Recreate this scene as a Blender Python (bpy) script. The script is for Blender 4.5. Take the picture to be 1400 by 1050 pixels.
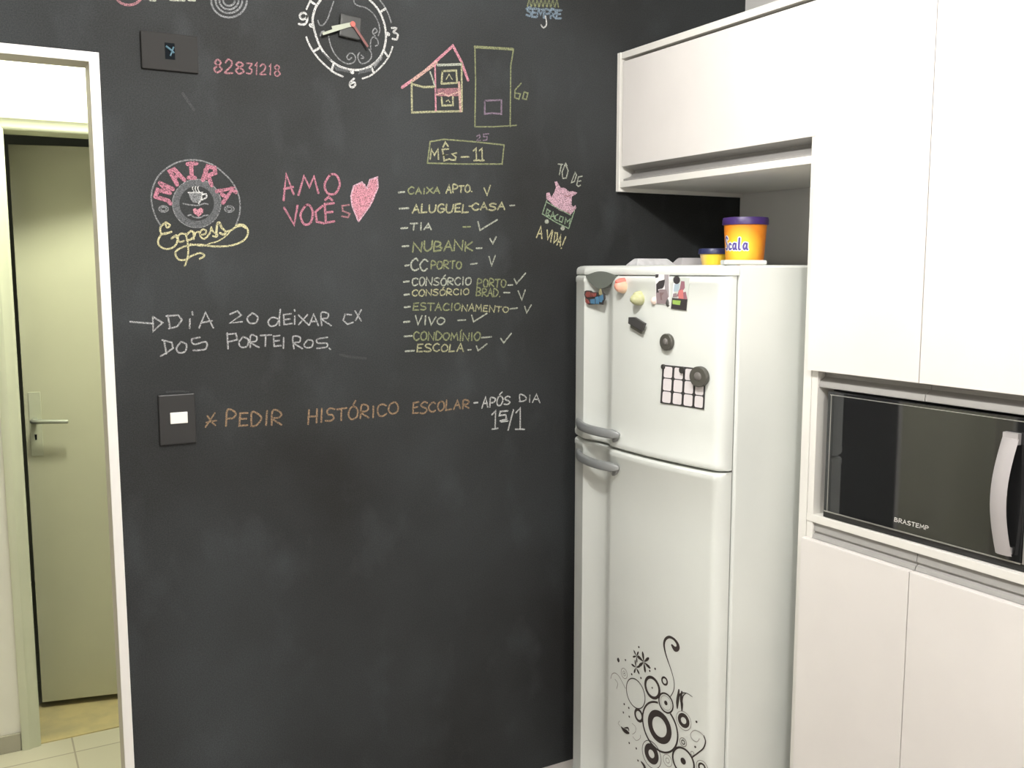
import bpy, bmesh, math, random
from mathutils import Vector
random.seed(7)
SC = bpy.context.scene
COL = SC.collection
for o in list(bpy.data.objects):
    bpy.data.objects.remove(o)

# ------------------------------------------------------------------ camera
CX, CY, CZ = -2.3116, -2.5250, 1.6104
YAW, PITCH, ROLL, FPX = 0.5111, -0.1189, -0.0008, 1311.03
fw = Vector((math.sin(YAW)*math.cos(PITCH), math.cos(YAW)*math.cos(PITCH), math.sin(PITCH)))
rt0 = Vector((math.cos(YAW), -math.sin(YAW), 0))
up0 = rt0.cross(fw)
rt = rt0*math.cos(ROLL) + up0*math.sin(ROLL)
up = up0*math.cos(ROLL) - rt0*math.sin(ROLL)
cam_d = bpy.data.cameras.new('camera')
cam_d.sensor_width = 36
cam_d.lens = FPX/1400*36
cam_d.clip_start = 0.02
cam = bpy.data.objects.new('camera', cam_d)
COL.objects.link(cam)
from mathutils import Matrix
M = Matrix((rt, up, -fw)).transposed().to_4x4()
M.translation = Vector((CX, CY, CZ))
cam.matrix_world = M
SC.camera = cam

# ------------------------------------------------------------------ world, lamps and added fill, exposure
w = bpy.data.worlds.new('world'); SC.world = w; w.use_nodes = True
w.node_tree.nodes['Background'].inputs[0].default_value = (0.9, 1.0, 0.75, 1)
w.node_tree.nodes['Background'].inputs[1].default_value = 0.02
SC.view_settings.view_transform = 'Standard'
SC.view_settings.look = 'None'
SC.view_settings.gamma = 1
SC.view_settings.use_curve_mapping = False
SC.view_settings.exposure = 0.0

def bulb(name, loc, size, power, col):
    l = bpy.data.lights.new(name, 'POINT'); l.shadow_soft_size = size
    l.energy = power; l.color = col
    o = bpy.data.objects.new(name, l); COL.objects.link(o); o.location = loc
    return o
bulb('kitchen_light', (-1.62, -1.18, 2.47), 0.04, 68, (1.0, 0.985, 0.955))
bulb('kitchen_light', (-1.75, -2.75, 2.46), 0.12, 70, (1.0, 0.985, 0.955))  # unseen fill light, added to lift the fridge side and lower doors
bulb('hallway_lamp', (-1.95, 0.57, 2.53), 0.09, 66, (0.98, 1.0, 0.80))

# ------------------------------------------------------------------ pixel helpers (photo frame 1400x1050)
CAM = Vector((CX, CY, CZ))
def ray(u, v):
    return (fw*FPX + rt*(u-700) + up*(525-v)).normalized()
def at(u, v, axis, val):
    d = ray(u, v)
    return CAM + d*((val-CAM[axis])/d[axis])

# ------------------------------------------------------------------ materials
def mat(name, col, rough=0.5, metal=0.0, spec=0.5, col2=None, scale=6.0, detail=4, lo=0.35, hi=0.65, bump=0.0, bscale=200.0, coat=0.0):
    m = bpy.data.materials.new(name); m.use_nodes = True
    nt = m.node_tree; b = nt.nodes['Principled BSDF']
    b.inputs['Roughness'].default_value = rough
    b.inputs['Metallic'].default_value = metal
    b.inputs['Specular IOR Level'].default_value = spec
    b.inputs['Coat Weight'].default_value = coat
    tc = nt.nodes.new('ShaderNodeTexCoord')
    nz = nt.nodes.new('ShaderNodeTexNoise'); nz.inputs['Scale'].default_value = scale; nz.inputs['Detail'].default_value = detail
    nt.links.new(tc.outputs['Object'], nz.inputs['Vector'])
    rp = nt.nodes.new('ShaderNodeValToRGB')
    if col2 is None: col2 = tuple(c*0.97 for c in col)
    rp.color_ramp.elements[0].position = lo; rp.color_ramp.elements[0].color = (*col, 1)
    rp.color_ramp.elements[1].position = hi; rp.color_ramp.elements[1].color = (*col2, 1)
    nt.links.new(nz.outputs['Fac'], rp.inputs['Fac'])
    nt.links.new(rp.outputs['Color'], b.inputs['Base Color'])
    if bump:
        n2 = nt.nodes.new('ShaderNodeTexNoise'); n2.inputs['Scale'].default_value = bscale; n2.inputs['Detail'].default_value = 2
        nt.links.new(tc.outputs['Object'], n2.inputs['Vector'])
        bp = nt.nodes.new('ShaderNodeBump'); bp.inputs['Strength'].default_value = bump; bp.inputs['Distance'].default_value = 0.001
        nt.links.new(n2.outputs['Fac'], bp.inputs['Height'])
        nt.links.new(bp.outputs['Normal'], b.inputs['Normal'])
    return m

BOARD = (0.036, 0.037, 0.038)
def chalk(name, col, lo=0.30, hi=0.62, base=BOARD):
    return mat(name, base, 0.95, spec=0.1, col2=col, scale=420, detail=3, lo=lo, hi=hi)

MAT = {}
MAT['cab'] = mat('white_lacquer', (0.80, 0.765, 0.735), 0.38, spec=0.4)
MAT['cabin'] = mat('white_panel', (0.80, 0.78, 0.73), 0.5, spec=0.3)
MAT['rail'] = mat('pale_grey_profile', (0.36, 0.35, 0.335), 0.45, spec=0.4)
MAT['fridge'] = mat('fridge_enamel', (0.76, 0.785, 0.745), 0.30, spec=0.5, bump=0.05, bscale=350)
MAT['seal'] = mat('seal_grey', (0.16, 0.16, 0.15), 0.7)
MAT['silver'] = mat('silver_plastic', (0.30, 0.31, 0.31), 0.38, metal=0.25)
MAT['badge'] = mat('badge_grey', (0.15, 0.165, 0.145), 0.5)
MAT['decal'] = mat('vinyl_brown', (0.052, 0.042, 0.038), 0.6, spec=0.2)
MAT['decal_grey'] = mat('vinyl_grey', (0.30, 0.28, 0.26), 0.6, spec=0.2)
MAT['glass'] = mat('mirrored_black_glass', (0.085, 0.087, 0.089), 0.03, metal=0.85)
MAT['black'] = mat('black_plastic', (0.02, 0.02, 0.02), 0.4)
MAT['steel'] = mat('brushed_steel', (0.40, 0.39, 0.37), 0.35, metal=0.6)
MAT['handle'] = mat('satin_silver', (0.44, 0.415, 0.415), 0.45, metal=0.15)
MAT['logo'] = mat('logo_print', (0.60, 0.58, 0.56), 0.5)
MAT['trim'] = mat('white_door_frame', (0.82, 0.80, 0.76), 0.4)
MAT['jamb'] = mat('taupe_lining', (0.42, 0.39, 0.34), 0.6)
MAT['hallpaint'] = mat('hall_wall_paint', (0.80, 0.78, 0.70), 0.8)
MAT['halldoor'] = mat('hall_door_paint', (0.60, 0.60, 0.44), 0.5, spec=0.35)
MAT['hallframe'] = mat('hall_frame_paint', (0.60, 0.62, 0.47), 0.45)
MAT['wallp'] = mat('white_wall_paint', (0.74, 0.73, 0.71), 0.8, bump=0.1, bscale=120)
MAT['wallq'] = mat('beige_wall_tile', (0.40, 0.385, 0.36), 0.5)
MAT['ceil'] = mat('ceiling_paint', (0.66, 0.65, 0.64), 0.85)
MAT['basetile'] = mat('grey_skirting_tile', (0.40, 0.38, 0.30), 0.5)
MAT['threshold'] = mat('yellow_marble', (0.62, 0.52, 0.27), 0.3, col2=(0.42, 0.37, 0.22), scale=9, detail=6, lo=0.4, hi=0.75)
MAT['metal'] = mat('lock_metal', (0.45, 0.47, 0.40), 0.35, metal=0.5)
MAT['plate'] = mat('dark_plate', (0.026, 0.0255, 0.025), 0.45, spec=0.4)
MAT['plate2'] = mat('painted_plate', (0.029, 0.028, 0.027), 0.8, spec=0.2)
MAT['white'] = mat('white_plastic', (0.85, 0.83, 0.78), 0.4)
MAT['hole'] = mat('dark_hole', (0.008, 0.010, 0.012), 0.9, spec=0.05)
MAT['blue_plug'] = mat('blue_plug', (0.05, 0.12, 0.16), 0.5)
MAT['clockbox'] = mat('clock_box', (0.038, 0.039, 0.037), 0.5)
MAT['hand'] = mat('pale_hand', (0.35, 0.37, 0.30), 0.6, spec=.2)
MAT['red'] = mat('red_hand', (0.45, 0.10, 0.08), 0.5)
MAT['darkred'] = mat('dark_red_hand', (0.17, 0.06, 0.055), 0.5)
MAT['lid_purple'] = mat('purple_lid', (0.05, 0.022, 0.13), 0.4)
MAT['lid_blue'] = mat('blue_lid', (0.026, 0.032, 0.10), 0.4)
MAT['ink'] = mat('blue_ink', (0.10, 0.07, 0.32), 0.5)
MAT['inkwhite'] = mat('white_ink', (0.85, 0.85, 0.82), 0.5)
MAT['tray'] = mat('cloudy_tray', (0.50, 0.50, 0.51), 0.25, col2=(0.62, 0.62, 0.63), scale=40)
MAT['pinktray'] = mat('cloudy_pink', (0.50, 0.48, 0.49), 0.3)

# chalkboard paint: near-black with a cloud of wiped chalk dust
def board_mat():
    m = mat('chalkboard_paint', (0.0275, 0.0275, 0.027), 0.8, spec=0.08, col2=(0.050, 0.0545, 0.0565), scale=1.5, detail=5, lo=0.34, hi=0.72)
    nt = m.node_tree; b = nt.nodes['Principled BSDF']
    tc = nt.nodes['Texture Coordinate']
    mp = nt.nodes.new('ShaderNodeMapping'); mp.inputs['Scale'].default_value = (3.2, 1, 2.0)
    mp.inputs['Rotation'].default_value = (0, 0.5, 0)
    nz = nt.nodes.new('ShaderNodeTexNoise'); nz.inputs['Scale'].default_value = 2.2; nz.inputs['Detail'].default_value = 7
    rp = nt.nodes.new('ShaderNodeValToRGB')
    rp.color_ramp.elements[0].position = 0.55; rp.color_ramp.elements[0].color = (0, 0, 0, 1)
    rp.color_ramp.elements[1].position = 0.85; rp.color_ramp.elements[1].color = (0.55, 0.55, 0.55, 1)
    mx = nt.nodes.new('ShaderNodeMix'); mx.data_type = 'RGBA'
    src = b.inputs['Base Color'].links[0].from_socket
    nt.links.new(tc.outputs['Object'], mp.inputs['Vector']); nt.links.new(mp.outputs[0], nz.inputs['Vector'])
    nt.links.new(nz.outputs['Fac'], rp.inputs['Fac']); nt.links.new(rp.outputs['Color'], mx.inputs[0])
    nt.links.new(src, mx.inputs[6]); mx.inputs[7].default_value = (0.070, 0.077, 0.082, 1)
    gr = nt.nodes.new('ShaderNodeTexNoise'); gr.inputs['Scale'].default_value = 330; gr.inputs['Detail'].default_value = 2
    nt.links.new(tc.outputs['Object'], gr.inputs['Vector'])
    mr = nt.nodes.new('ShaderNodeMapRange'); mr.inputs[1].default_value = 0.3; mr.inputs[2].default_value = 0.7
    mr.inputs[3].default_value = 0.78; mr.inputs[4].default_value = 1.22
    nt.links.new(gr.outputs['Fac'], mr.inputs[0])
    ml = nt.nodes.new('ShaderNodeMix'); ml.data_type = 'RGBA'; ml.blend_type = 'MULTIPLY'; ml.inputs[0].default_value = 1
    nt.links.new(mx.outputs[2], ml.inputs[6]); nt.links.new(mr.outputs[0], ml.inputs[7])
    nt.links.new(ml.outputs[2], b.inputs['Base Color'])
    return m
MAT['board'] = board_mat()

def tile_mat(name, c1, c2, grout, size, offx=0.0, offy=0.0):
    m = bpy.data.materials.new(name); m.use_nodes = True
    nt = m.node_tree; b = nt.nodes['Principled BSDF']; b.inputs['Roughness'].default_value = 0.35
    tc = nt.nodes.new('ShaderNodeTexCoord')
    mp = nt.nodes.new('ShaderNodeMapping'); mp.inputs['Location'].default_value = (offx, offy, 0)
    br = nt.nodes.new('ShaderNodeTexBrick'); br.offset = 0; br.squash = 1
    br.inputs['Scale'].default_value = 1.0
    br.inputs['Brick Width'].default_value = size; br.inputs['Row Height'].default_value = size
    br.inputs['Mortar Size'].default_value = 0.003
    br.inputs['Color1'].default_value = (*c1, 1); br.inputs['Color2'].default_value = (*c2, 1); br.inputs['Mortar'].default_value = (*grout, 1)
    nt.links.new(tc.outputs['Object'], mp.inputs['Vector']); nt.links.new(mp.outputs[0], br.inputs['Vector'])
    nt.links.new(br.outputs['Color'], b.inputs['Base Color'])
    return m
MAT['kfloor'] = tile_mat('kitchen_floor_tile', (0.62, 0.57, 0.53), (0.60, 0.55, 0.51), (0.5, 0.46, 0.42), 0.45)
MAT['hfloor'] = tile_mat('hallway_floor_tile', (0.60, 0.57, 0.45), (0.57, 0.54, 0.43), (0.36, 0.32, 0.25), 0.333, 2.100, 0.14)

def bucket_mat(name, centre, r0, r1, c1, c2):
    m = bpy.data.materials.new(name); m.use_nodes = True
    nt = m.node_tree; b = nt.nodes['Principled BSDF']; b.inputs['Roughness'].default_value = 0.35
    tc = nt.nodes.new('ShaderNodeTexCoord')
    vm = nt.nodes.new('ShaderNodeVectorMath'); vm.operation = 'DISTANCE'; vm.inputs[1].default_value = centre
    nt.links.new(tc.outputs['Object'], vm.inputs[0])
    mr = nt.nodes.new('ShaderNodeMapRange'); mr.inputs[1].default_value = r0; mr.inputs[2].default_value = r1
    nt.links.new(vm.outputs['Value'], mr.inputs[0])
    rp = nt.nodes.new('ShaderNodeValToRGB')
    rp.color_ramp.elements[0].color = (*c1, 1); rp.color_ramp.elements[1].color = (*c2, 1)
    nt.links.new(mr.outputs[0], rp.inputs['Fac']); nt.links.new(rp.outputs['Color'], b.inputs['Base Color'])
    return m

# ------------------------------------------------------------------ mesh builder
BASE = {}
class MB:
    def __init__(self): self.v = []; self.f = []; self.m = []
    def add(self, vs, fs, mi=0):
        n = len(self.v); self.v += [tuple(p) for p in vs]
        for f in fs: self.f.append([i+n for i in f]); self.m.append(mi)
        return self
    def box(self, x0, x1, y0, y1, z0, z1, mi=0):
        return self.add([(x0,y0,z0),(x1,y0,z0),(x1,y1,z0),(x0,y1,z0),(x0,y0,z1),(x1,y0,z1),(x1,y1,z1),(x0,y1,z1)],
                        [(0,3,2,1),(4,5,6,7),(0,1,5,4),(1,2,6,5),(2,3,7,6),(3,0,4,7)], mi)
    def rings(self, rs, closed=True, caps=True, mi=0):
        n = len(rs[0]); vs = [p for r in rs for p in r]; fs = []
        for k in range(len(rs)-1):
            for i in range(n if closed else n-1):
                j = (i+1) % n
                fs.append((k*n+i, k*n+j, (k+1)*n+j, (k+1)*n+i))
        if caps and closed:
            fs.append(tuple(reversed(range(n)))); fs.append(tuple((len(rs)-1)*n+i for i in range(n)))
        return self.add(vs, fs, mi)
    def prism(self, poly, off, mi=0):
        off = Vector(off)
        return self.rings([[Vector(p) for p in poly], [Vector(p)+off for p in poly]], mi=mi)
    def lathe(self, c, prof, n=32, mi=0):
        c = Vector(c)
        return self.rings([[c+Vector((r*math.cos(2*math.pi*i/n), r*math.sin(2*math.pi*i/n), z)) for i in range(n)] for r, z in prof], mi=mi)
    def tube(self, path, r, n=10, mi=0):
        path = [Vector(p) for p in path]; rs = []
        for k, p in enumerate(path):
            t = (path[min(k+1, len(path)-1)]-path[max(k-1, 0)]).normalized()
            a = t.cross(Vector((0, 0, 1)));
            if a.length < 1e-3: a = t.cross(Vector((1, 0, 0)))
            a.normalize(); b = t.cross(a).normalized()
            rr = r[k] if isinstance(r, (list, tuple)) else r
            rs.append([p+a*rr*math.cos(2*math.pi*i/n)+b*rr*math.sin(2*math.pi*i/n) for i in range(n)])
        return self.rings(rs, mi=mi)
    def build(self, name, mats, parent=None, base=None, smooth=0, bevel=0):
        if not isinstance(mats, (list, tuple)): mats = [mats]
        if parent is not None: base = BASE[parent.name]
        base = Vector(base or (0, 0, 0))
        me = bpy.data.meshes.new(name)
        me.from_pydata([tuple(Vector(p)-base) for p in self.v], [], self.f)
        for m in mats: me.materials.append(m)
        me.polygons.foreach_set('material_index', self.m)
        bm = bmesh.new(); bm.from_mesh(me)
        bmesh.ops.recalc_face_normals(bm, faces=bm.faces)
        bm.to_mesh(me); bm.free()
        if smooth:
            me.polygons.foreach_set('use_smooth', [True]*len(me.polygons))
            me.set_sharp_from_angle(angle=math.radians(smooth))
        o = bpy.data.objects.new(name, me); COL.objects.link(o)
        if parent is not None: o.parent = parent
        else: o.location = base
        BASE[o.name] = base
        if bevel:
            bv = o.modifiers.new('Bevel', 'BEVEL'); bv.width = bevel; bv.segments = 2; bv.limit_method = 'ANGLE'; bv.angle_limit = math.radians(40)
        return o

def thing(name, label, cat, loc, group=None):
    o = bpy.data.objects.new(name, None); COL.objects.link(o); o.location = loc; o.empty_display_size = 0.05
    o['label'] = label; o['category'] = cat
    if group: o['group'] = group
    BASE[o.name] = Vector(loc); return o
def tag(o, label, cat, group=None):
    o['label'] = label; o['category'] = cat
    if group: o['group'] = group
    return o
def struct(o): o['kind'] = 'structure'; return o
def lab(o, s): o['label'] = s; return o

# strokes: ribbons drawn on a surface.  surf(a,b) -> (3D point, normal offset included)
def spline(pts, n=6):
    out = []
    P = [pts[0]] + list(pts) + [pts[-1]]
    for i in range(1, len(P)-2):
        p0, p1, p2, p3 = P[i-1], P[i], P[i+1], P[i+2]
        for k in range(n):
            t = k/n
            out.append(tuple(0.5*((2*p1[c])+(-p0[c]+p2[c])*t+(2*p0[c]-5*p1[c]+4*p2[c]-p3[c])*t*t+(-p0[c]+3*p1[c]-3*p2[c]+p3[c])*t**3) for c in range(len(p1))))
    out.append(tuple(pts[-1])); return out
def ribbon(mb, pts, width, surf, mi=0):
    """one single-layer strip with mitred joints and rounded ends; pts: 2D surface points, optionally with a width factor"""
    P = [pts[0]]
    for p in pts[1:]:
        if math.hypot(p[0]-P[-1][0], p[1]-P[-1][1]) > width*.12: P.append(p)
    if len(P) == 1: P.append((P[0][0]+width*.2, P[0][1]+width*.1)+tuple(P[0][2:]))
    n = len(P); D = []
    for i in range(n-1):
        dx, dy = P[i+1][0]-P[i][0], P[i+1][1]-P[i][1]; L = math.hypot(dx, dy); D.append((dx/L, dy/L))
    Lf, Rt = [], []
    for i in range(n):
        wd = width*(P[i][2] if len(P[i]) > 2 else 1)/2
        a = D[max(i-1, 0)]; b = D[min(i, n-2)]
        tx, ty = a[0]+b[0], a[1]+b[1]; L = math.hypot(tx, ty)
        if L < .3: tx, ty, L = -a[1], a[0], 1   # hairpin
        tx, ty = tx/L, ty/L
        c = max(.55, abs(-ty*-a[1]+tx*a[0])); k = wd/c
        Lf.append((P[i][0]-ty*k, P[i][1]+tx*k)); Rt.append((P[i][0]+ty*k, P[i][1]-tx*k))
    def cap(p, d, wd):
        base = math.atan2(d[1], d[0])
        return [(p[0]+wd*math.cos(base+t), p[1]+wd*math.sin(base+t)) for t in (-math.pi/4, 0, math.pi/4)]
    w0 = width*(P[0][2] if len(P[0]) > 2 else 1)/2; w1 = width*(P[-1][2] if len(P[-1]) > 2 else 1)/2
    c0 = cap(P[0], (-D[0][0], -D[0][1]), w0); c1 = cap(P[-1], D[-1], w1)
    vs = Lf+Rt+c0+c1; fs = [(i, i+1, n+i+1, n+i) for i in range(n-1)]
    fs.append((0, 2*n, 2*n+1, 2*n+2, n))
    fs.append((n-1, 2*n-1, 2*n+3, 2*n+4, 2*n+5))
    mb.add([surf(*v) for v in vs], fs, mi)

# ------------------------------------------------------------------ room shell
FX0, FX1, FZ = -2.039, -2.0168, 2.098        # doorway: inner edge, outer edge, inner top
WT = 0.08
m = MB()
m.box(-3.4, -2.87, 0, WT, 0, 2.62); m.box(-2.87, FX1, 0, WT, 2.120, 2.62); m.box(FX1, 0.12, 0, WT, 0, 2.62)
wall_back = struct(m.build('wall_back', MAT['board']))
struct(MB().box(0, 0.12, -3.7, 0, 0, 2.62).build('wall_right', MAT['wallp']))
struct(MB().box(-3.42, -3.3, -3.7, 0, 0, 2.62).build('wall_left', MAT['wallq']))
struct(MB().box(-3.42, 0.12, -3.82, -3.7, 0, 2.62).build('wall_front', MAT['wallq']))
struct(MB().box(-3.42, 0.12, -3.82, 0.0, -0.08, 0).build('floor', MAT['kfloor']))
struct(MB().box(-3.42, 0.12, -3.82, WT, 2.62, 2.70).build('ceiling', MAT['ceil']))
m = MB()
m.box(FX0, FX1, -0.004, WT+.004, 0, 2.120); m.box(-2.87, -2.848, -0.004, WT+.004, 0, 2.120); m.box(-2.848, FX0, -0.004, WT+.004, FZ, 2.120)
tr1 = struct(m.build('trim_1', MAT['trim']))
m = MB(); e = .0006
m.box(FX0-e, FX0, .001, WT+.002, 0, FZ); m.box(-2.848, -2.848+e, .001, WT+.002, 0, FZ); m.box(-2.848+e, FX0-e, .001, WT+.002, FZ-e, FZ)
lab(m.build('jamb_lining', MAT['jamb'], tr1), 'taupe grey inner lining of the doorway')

# hallway beyond the doorway
HY = 0.97
m = MB()
m.box(-3.4, -2.196, HY, HY+.12, 0, 2.62); m.box(-2.196, -1.47, HY, HY+.12, 2.052, 2.62); m.box(-1.47, -0.9, HY, HY+.12, 0, 2.62)
struct(m.build('wall_hallway_back', MAT['hallpaint']))
struct(MB().box(-3.42, -3.3, WT, HY, 0, 2.62).build('wall_hallway_left', MAT['hallpaint']))
struct(MB().box(-1.0, -0.9, WT, HY, 0, 2.62).build('wall_hallway_right', MAT['hallpaint']))
struct(MB().box(-3.42, -0.9, WT, HY+.12, 2.62, 2.70).build('ceiling_hallway', MAT['ceil']))
struct(MB().box(-3.42, -0.9, 0.0, HY+.005, -0.08, 0).build('floor_hallway', MAT['hfloor']))
struct(MB().box(-2.6, -0.9, HY+.12, 3.0, -0.08, 0).build('floor_bedroom', MAT['hfloor']))
struct(MB().box(-2.196, -1.47, HY+.005, HY+.34, -0.06, 0.004).build('trim_2', MAT['threshold']))
struct(MB().box(-3.3, -2.256, HY-.011, HY, 0, 0.062).build('baseboard_hallway', MAT['basetile'], bevel=.002))
struct(MB().box(-2.7, -0.8, 2.9, 3.0, 0, 2.62).build('wall_bedroom', MAT['hallpaint']))
# hall door: casing with a stepped profile, leaf ajar, lever handle
d1 = bpy.data.objects.new('door_1', None); COL.objects.link(d1); d1.location = (-1.8, HY, 0); BASE['door_1'] = Vector((-1.8, HY, 0)); d1['kind'] = 'structure'
m = MB()
for (a, b) in ((-2.254, -2.196), (-1.47, -1.412)):
    s = 1 if a < -2 else -1
    e0, e1 = (a, b) if s > 0 else (b, a)
    prof = [(e0, HY), (e0, HY-.014), (e0+s*.008, HY-.018), (e0+s*.024, HY-.018), (e0+s*.032, HY-.012), (e1-s*.010, HY-.010), (e1-s*.004, HY-.007), (e1, HY-.004), (e1, HY)]
    m.rings([[(x, y, 0) for x, y in prof], [(x, y, 2.052+(abs(x-e1))) for x, y in prof]])
prof = [(0.058, HY), (0.058, HY-.014), (.050, HY-.018), (.034, HY-.018), (.026, HY-.012), (.010, HY-.010), (.004, HY-.007), (0, HY-.004), (0, HY)]
m.rings([[(-2.196-h, y, 2.052+h) for h, y in prof], [(-1.47+h, y, 2.052+h) for h, y in prof]])
m.box(-2.199, -2.1955, HY, HY+.12, 0.004, 2.055); m.box(-1.4705, -1.467, HY, HY+.12, 0.004, 2.055); m.box(-2.1955, -1.4705, HY, HY+.12, 2.0515, 2.055)
m.build('door_frame', MAT['hallframe'], d1, smooth=30)
# leaf
hinge = Vector((-1.49, HY+.135, 0)); far = Vector((-2.174, 1.262, 0)); dirv = (far-hinge).normalized(); nrm = Vector((dirv.y, -dirv.x, 0))
if nrm.y > 0: nrm = -nrm
def leafpt(s, t, z): return hinge + dirv*s + nrm*t + Vector((0, 0, z))
Lw = (far-hinge).length
m = MB(); m.prism([leafpt(0, 0, .027), leafpt(Lw, 0, .027), leafpt(Lw, -.035, .027), leafpt(0, -.035, .027)], (0, 0, 2.012))
leaf = m.build('door_leaf', MAT['halldoor'], d1, bevel=.0015)
def onleaf(u, v):
    d = ray(u, v); t = (hinge-CAM).dot(nrm)/d.dot(nrm); p = CAM+d*t
    return (p-hinge).dot(dirv), p.z
sL, zh = onleaf(48, 574)
m = MB(); m.prism([leafpt(sL+.018, 0, zh+.10), leafpt(sL-.022, 0, zh+.10), leafpt(sL-.022, 0, zh-.13), leafpt(sL+.018, 0, zh-.13)], nrm*.004)
pl = m.build('lock_plate', MAT['hallframe'], leaf, bevel=.001)
m = MB(); m.tube([leafpt(sL, 0.003, zh), leafpt(sL, .04, zh), leafpt(sL-.004, .047, zh), leafpt(sL-.02, .05, zh), leafpt(sL-.115, .05, zh-.004)], [.010, .010, .009, .008, .007], 10)
m.build('lever_handle', MAT['metal'], leaf, smooth=50)
m = MB(); m.prism([leafpt(sL+.004, .0042, zh-.052), leafpt(sL-.004, .0042, zh-.052), leafpt(sL-.003, .0042, zh-.072), leafpt(sL+.003, .0042, zh-.072)], nrm*.0008)
m.build('keyhole', MAT['hole'], leaf)

# ------------------------------------------------------------------ fridge
FY0, FY1 = -0.762, -0.120      # near side, far side
FB = -0.694                    # front of the body, back of the doors
def prof_arc(y):
    t = (y+0.437)/0.325
    return -(0.742 + 0.038*(1-t*t))
TR0, TR1 = -0.362, -0.212      # the scooped grip trough
LIPX, LIPE = -0.776, -0.749     # crest of the far lip, and where it meets the far edge
def prof(y, trough=True):
    x = prof_arc(y)
    if y >= TR1:   # far lip falls away towards the far edge
        k = (y-TR1)/(FY1-TR1); return LIPX*(1-k)+LIPE*k
    if trough and TR0 < y < TR1:
        t = (y-TR0)/(TR1-TR0); x = prof_arc(TR0)*(1-t)+LIPX*t
        x += 0.018*((1-math.cos(math.pi*t/.38))/2 if t < .38 else math.cos(math.pi/2*(t-.38)/.62))
    elif y > TR0:
        t = (y-TR0)/(TR1-TR0); x = prof_arc(TR0)*(1-t)+LIPX*t
    return x
def door_outline(trough=True):
    ys = []
    y = FY0
    while y < FY1-1e-6:
        ys.append(y); y += 0.0065
    ys.append(FY1)
    ys = sorted(set(ys+[TR0, TR1])); out = []
    for y in ys:
        x = prof(y, trough); e = min(y-FY0, FY1-y)
        r = 0.020
        if e < r: x += r-math.sqrt(max(0, r*r-(r-e)**2))
        out.append((x, y))
    return out
def door_mesh(z0, z1, trough=True):
    o = door_outline(trough); m = MB(); rs = []
    for z, ins in ((z0, .010), (z0+.002, .003), (z0+.006, -.001), (z0+.010, -.0018), (z0+.019, -.0018), (z0+.022, 0)):
        rs.append([(FB-.003, FY0+.004, z)]+[(min(FB-.004, x+ins), y, z) for x, y in o]+[(FB-.003, FY1-.004, z)])
    n = 6
    for k in range(1, n): 
        z = z0+.022+(z1-z0-.044)*k/n
        rs.append([(FB-.003, FY0+.004, z)]+[(x, y, z) for x, y in o]+[(FB-.003, FY1-.004, z)])
    for z, ins in ((z1-.022, 0), (z1-.019, -.0018), (z1-.010, -.0018), (z1-.006, -.001), (z1-.002, .003), (z1, .010)):
        rs.append([(FB-.003, FY0+.004, z)]+[(min(FB-.004, x+ins), y, z) for x, y in o]+[(FB-.003, FY1-.004, z)])
    m.rings(rs); return m
def lipx(y):
    t = (y-TR0)/(TR1-TR0); return prof(TR0, False)*(1-t)+prof(TR1, False)*t
def outer(y): return lipx(y) if TR0 < y < TR1 else prof(y, False)
def on_door(u, v):
    x = -0.77
    for _ in range(12):
        p = at(u, v, 0, x); x = outer(p.y)
    return p.y, p.z
fr = thing('refrigerator', 'white two-door refrigerator with a dark circle decal standing in front of the chalkboard wall', 'refrigerator', (-0.38, -0.437, 0))
m = MB(); m.box(FB+.002, -0.03, FY0, FY1, 0.03, 1.6205); m.build('body', MAT['fridge'], fr, bevel=.006)
m = MB(); m.box(FB+.03, -0.05, FY0+.02, FY1-.02, 0.0, 0.03); m.build('plinth', MAT['seal'], fr)
m = MB(); m.box(FB-.0028, FB+.002, FY0+.008, FY1-.008, 0.05, 1.592); m.build('door_gasket', MAT['seal'], fr)
# top cover: a lid whose front follows the doors
o = door_outline(False); rs = []
for z, ins in ((1.5955, .0012), (1.597, .0002), (1.604, 0), (1.611, .001), (1.616, .005), (1.6195, .014), (1.621, .03)):
    rs.append([(FB+.001, FY0+ins*.4, z)]+[(x+ins, min(max(y, FY0+ins*.4), FY1-ins*.4), z) for x, y in o]+[(FB+.001, FY1-ins*.4, z)])
MB().rings(rs).build('top_cover', MAT['fridge'], fr, smooth=35)
ud = door_mesh(1.1165, 1.5943).build('upper_door', MAT['fridge'], fr, smooth=32)
ld = door_mesh(0.04, 1.1115).build('lower_door', MAT['fridge'], fr, smooth=32)
# lens-shaped badge closing the top of the trough
lens = []
N = 14
for k in range(N+1):
    t = k/N; y = TR1-.010+(TR0-TR1-.004)*t; lens.append((y, 1.592+.013*math.sin(math.pi*t)))
for k in range(N-1, 0, -1):
    t = k/N; y = TR1-.010+(TR0-TR1-.004)*t; lens.append((y, 1.592-.035*math.sin(math.pi*t)**.8))
MB().rings([[(lipx(y)-.003, y, z) for y, z in lens], [(lipx(y)+.012, y, z) for y, z in lens]]).build('badge', MAT['badge'], ud, smooth=40)
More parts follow.
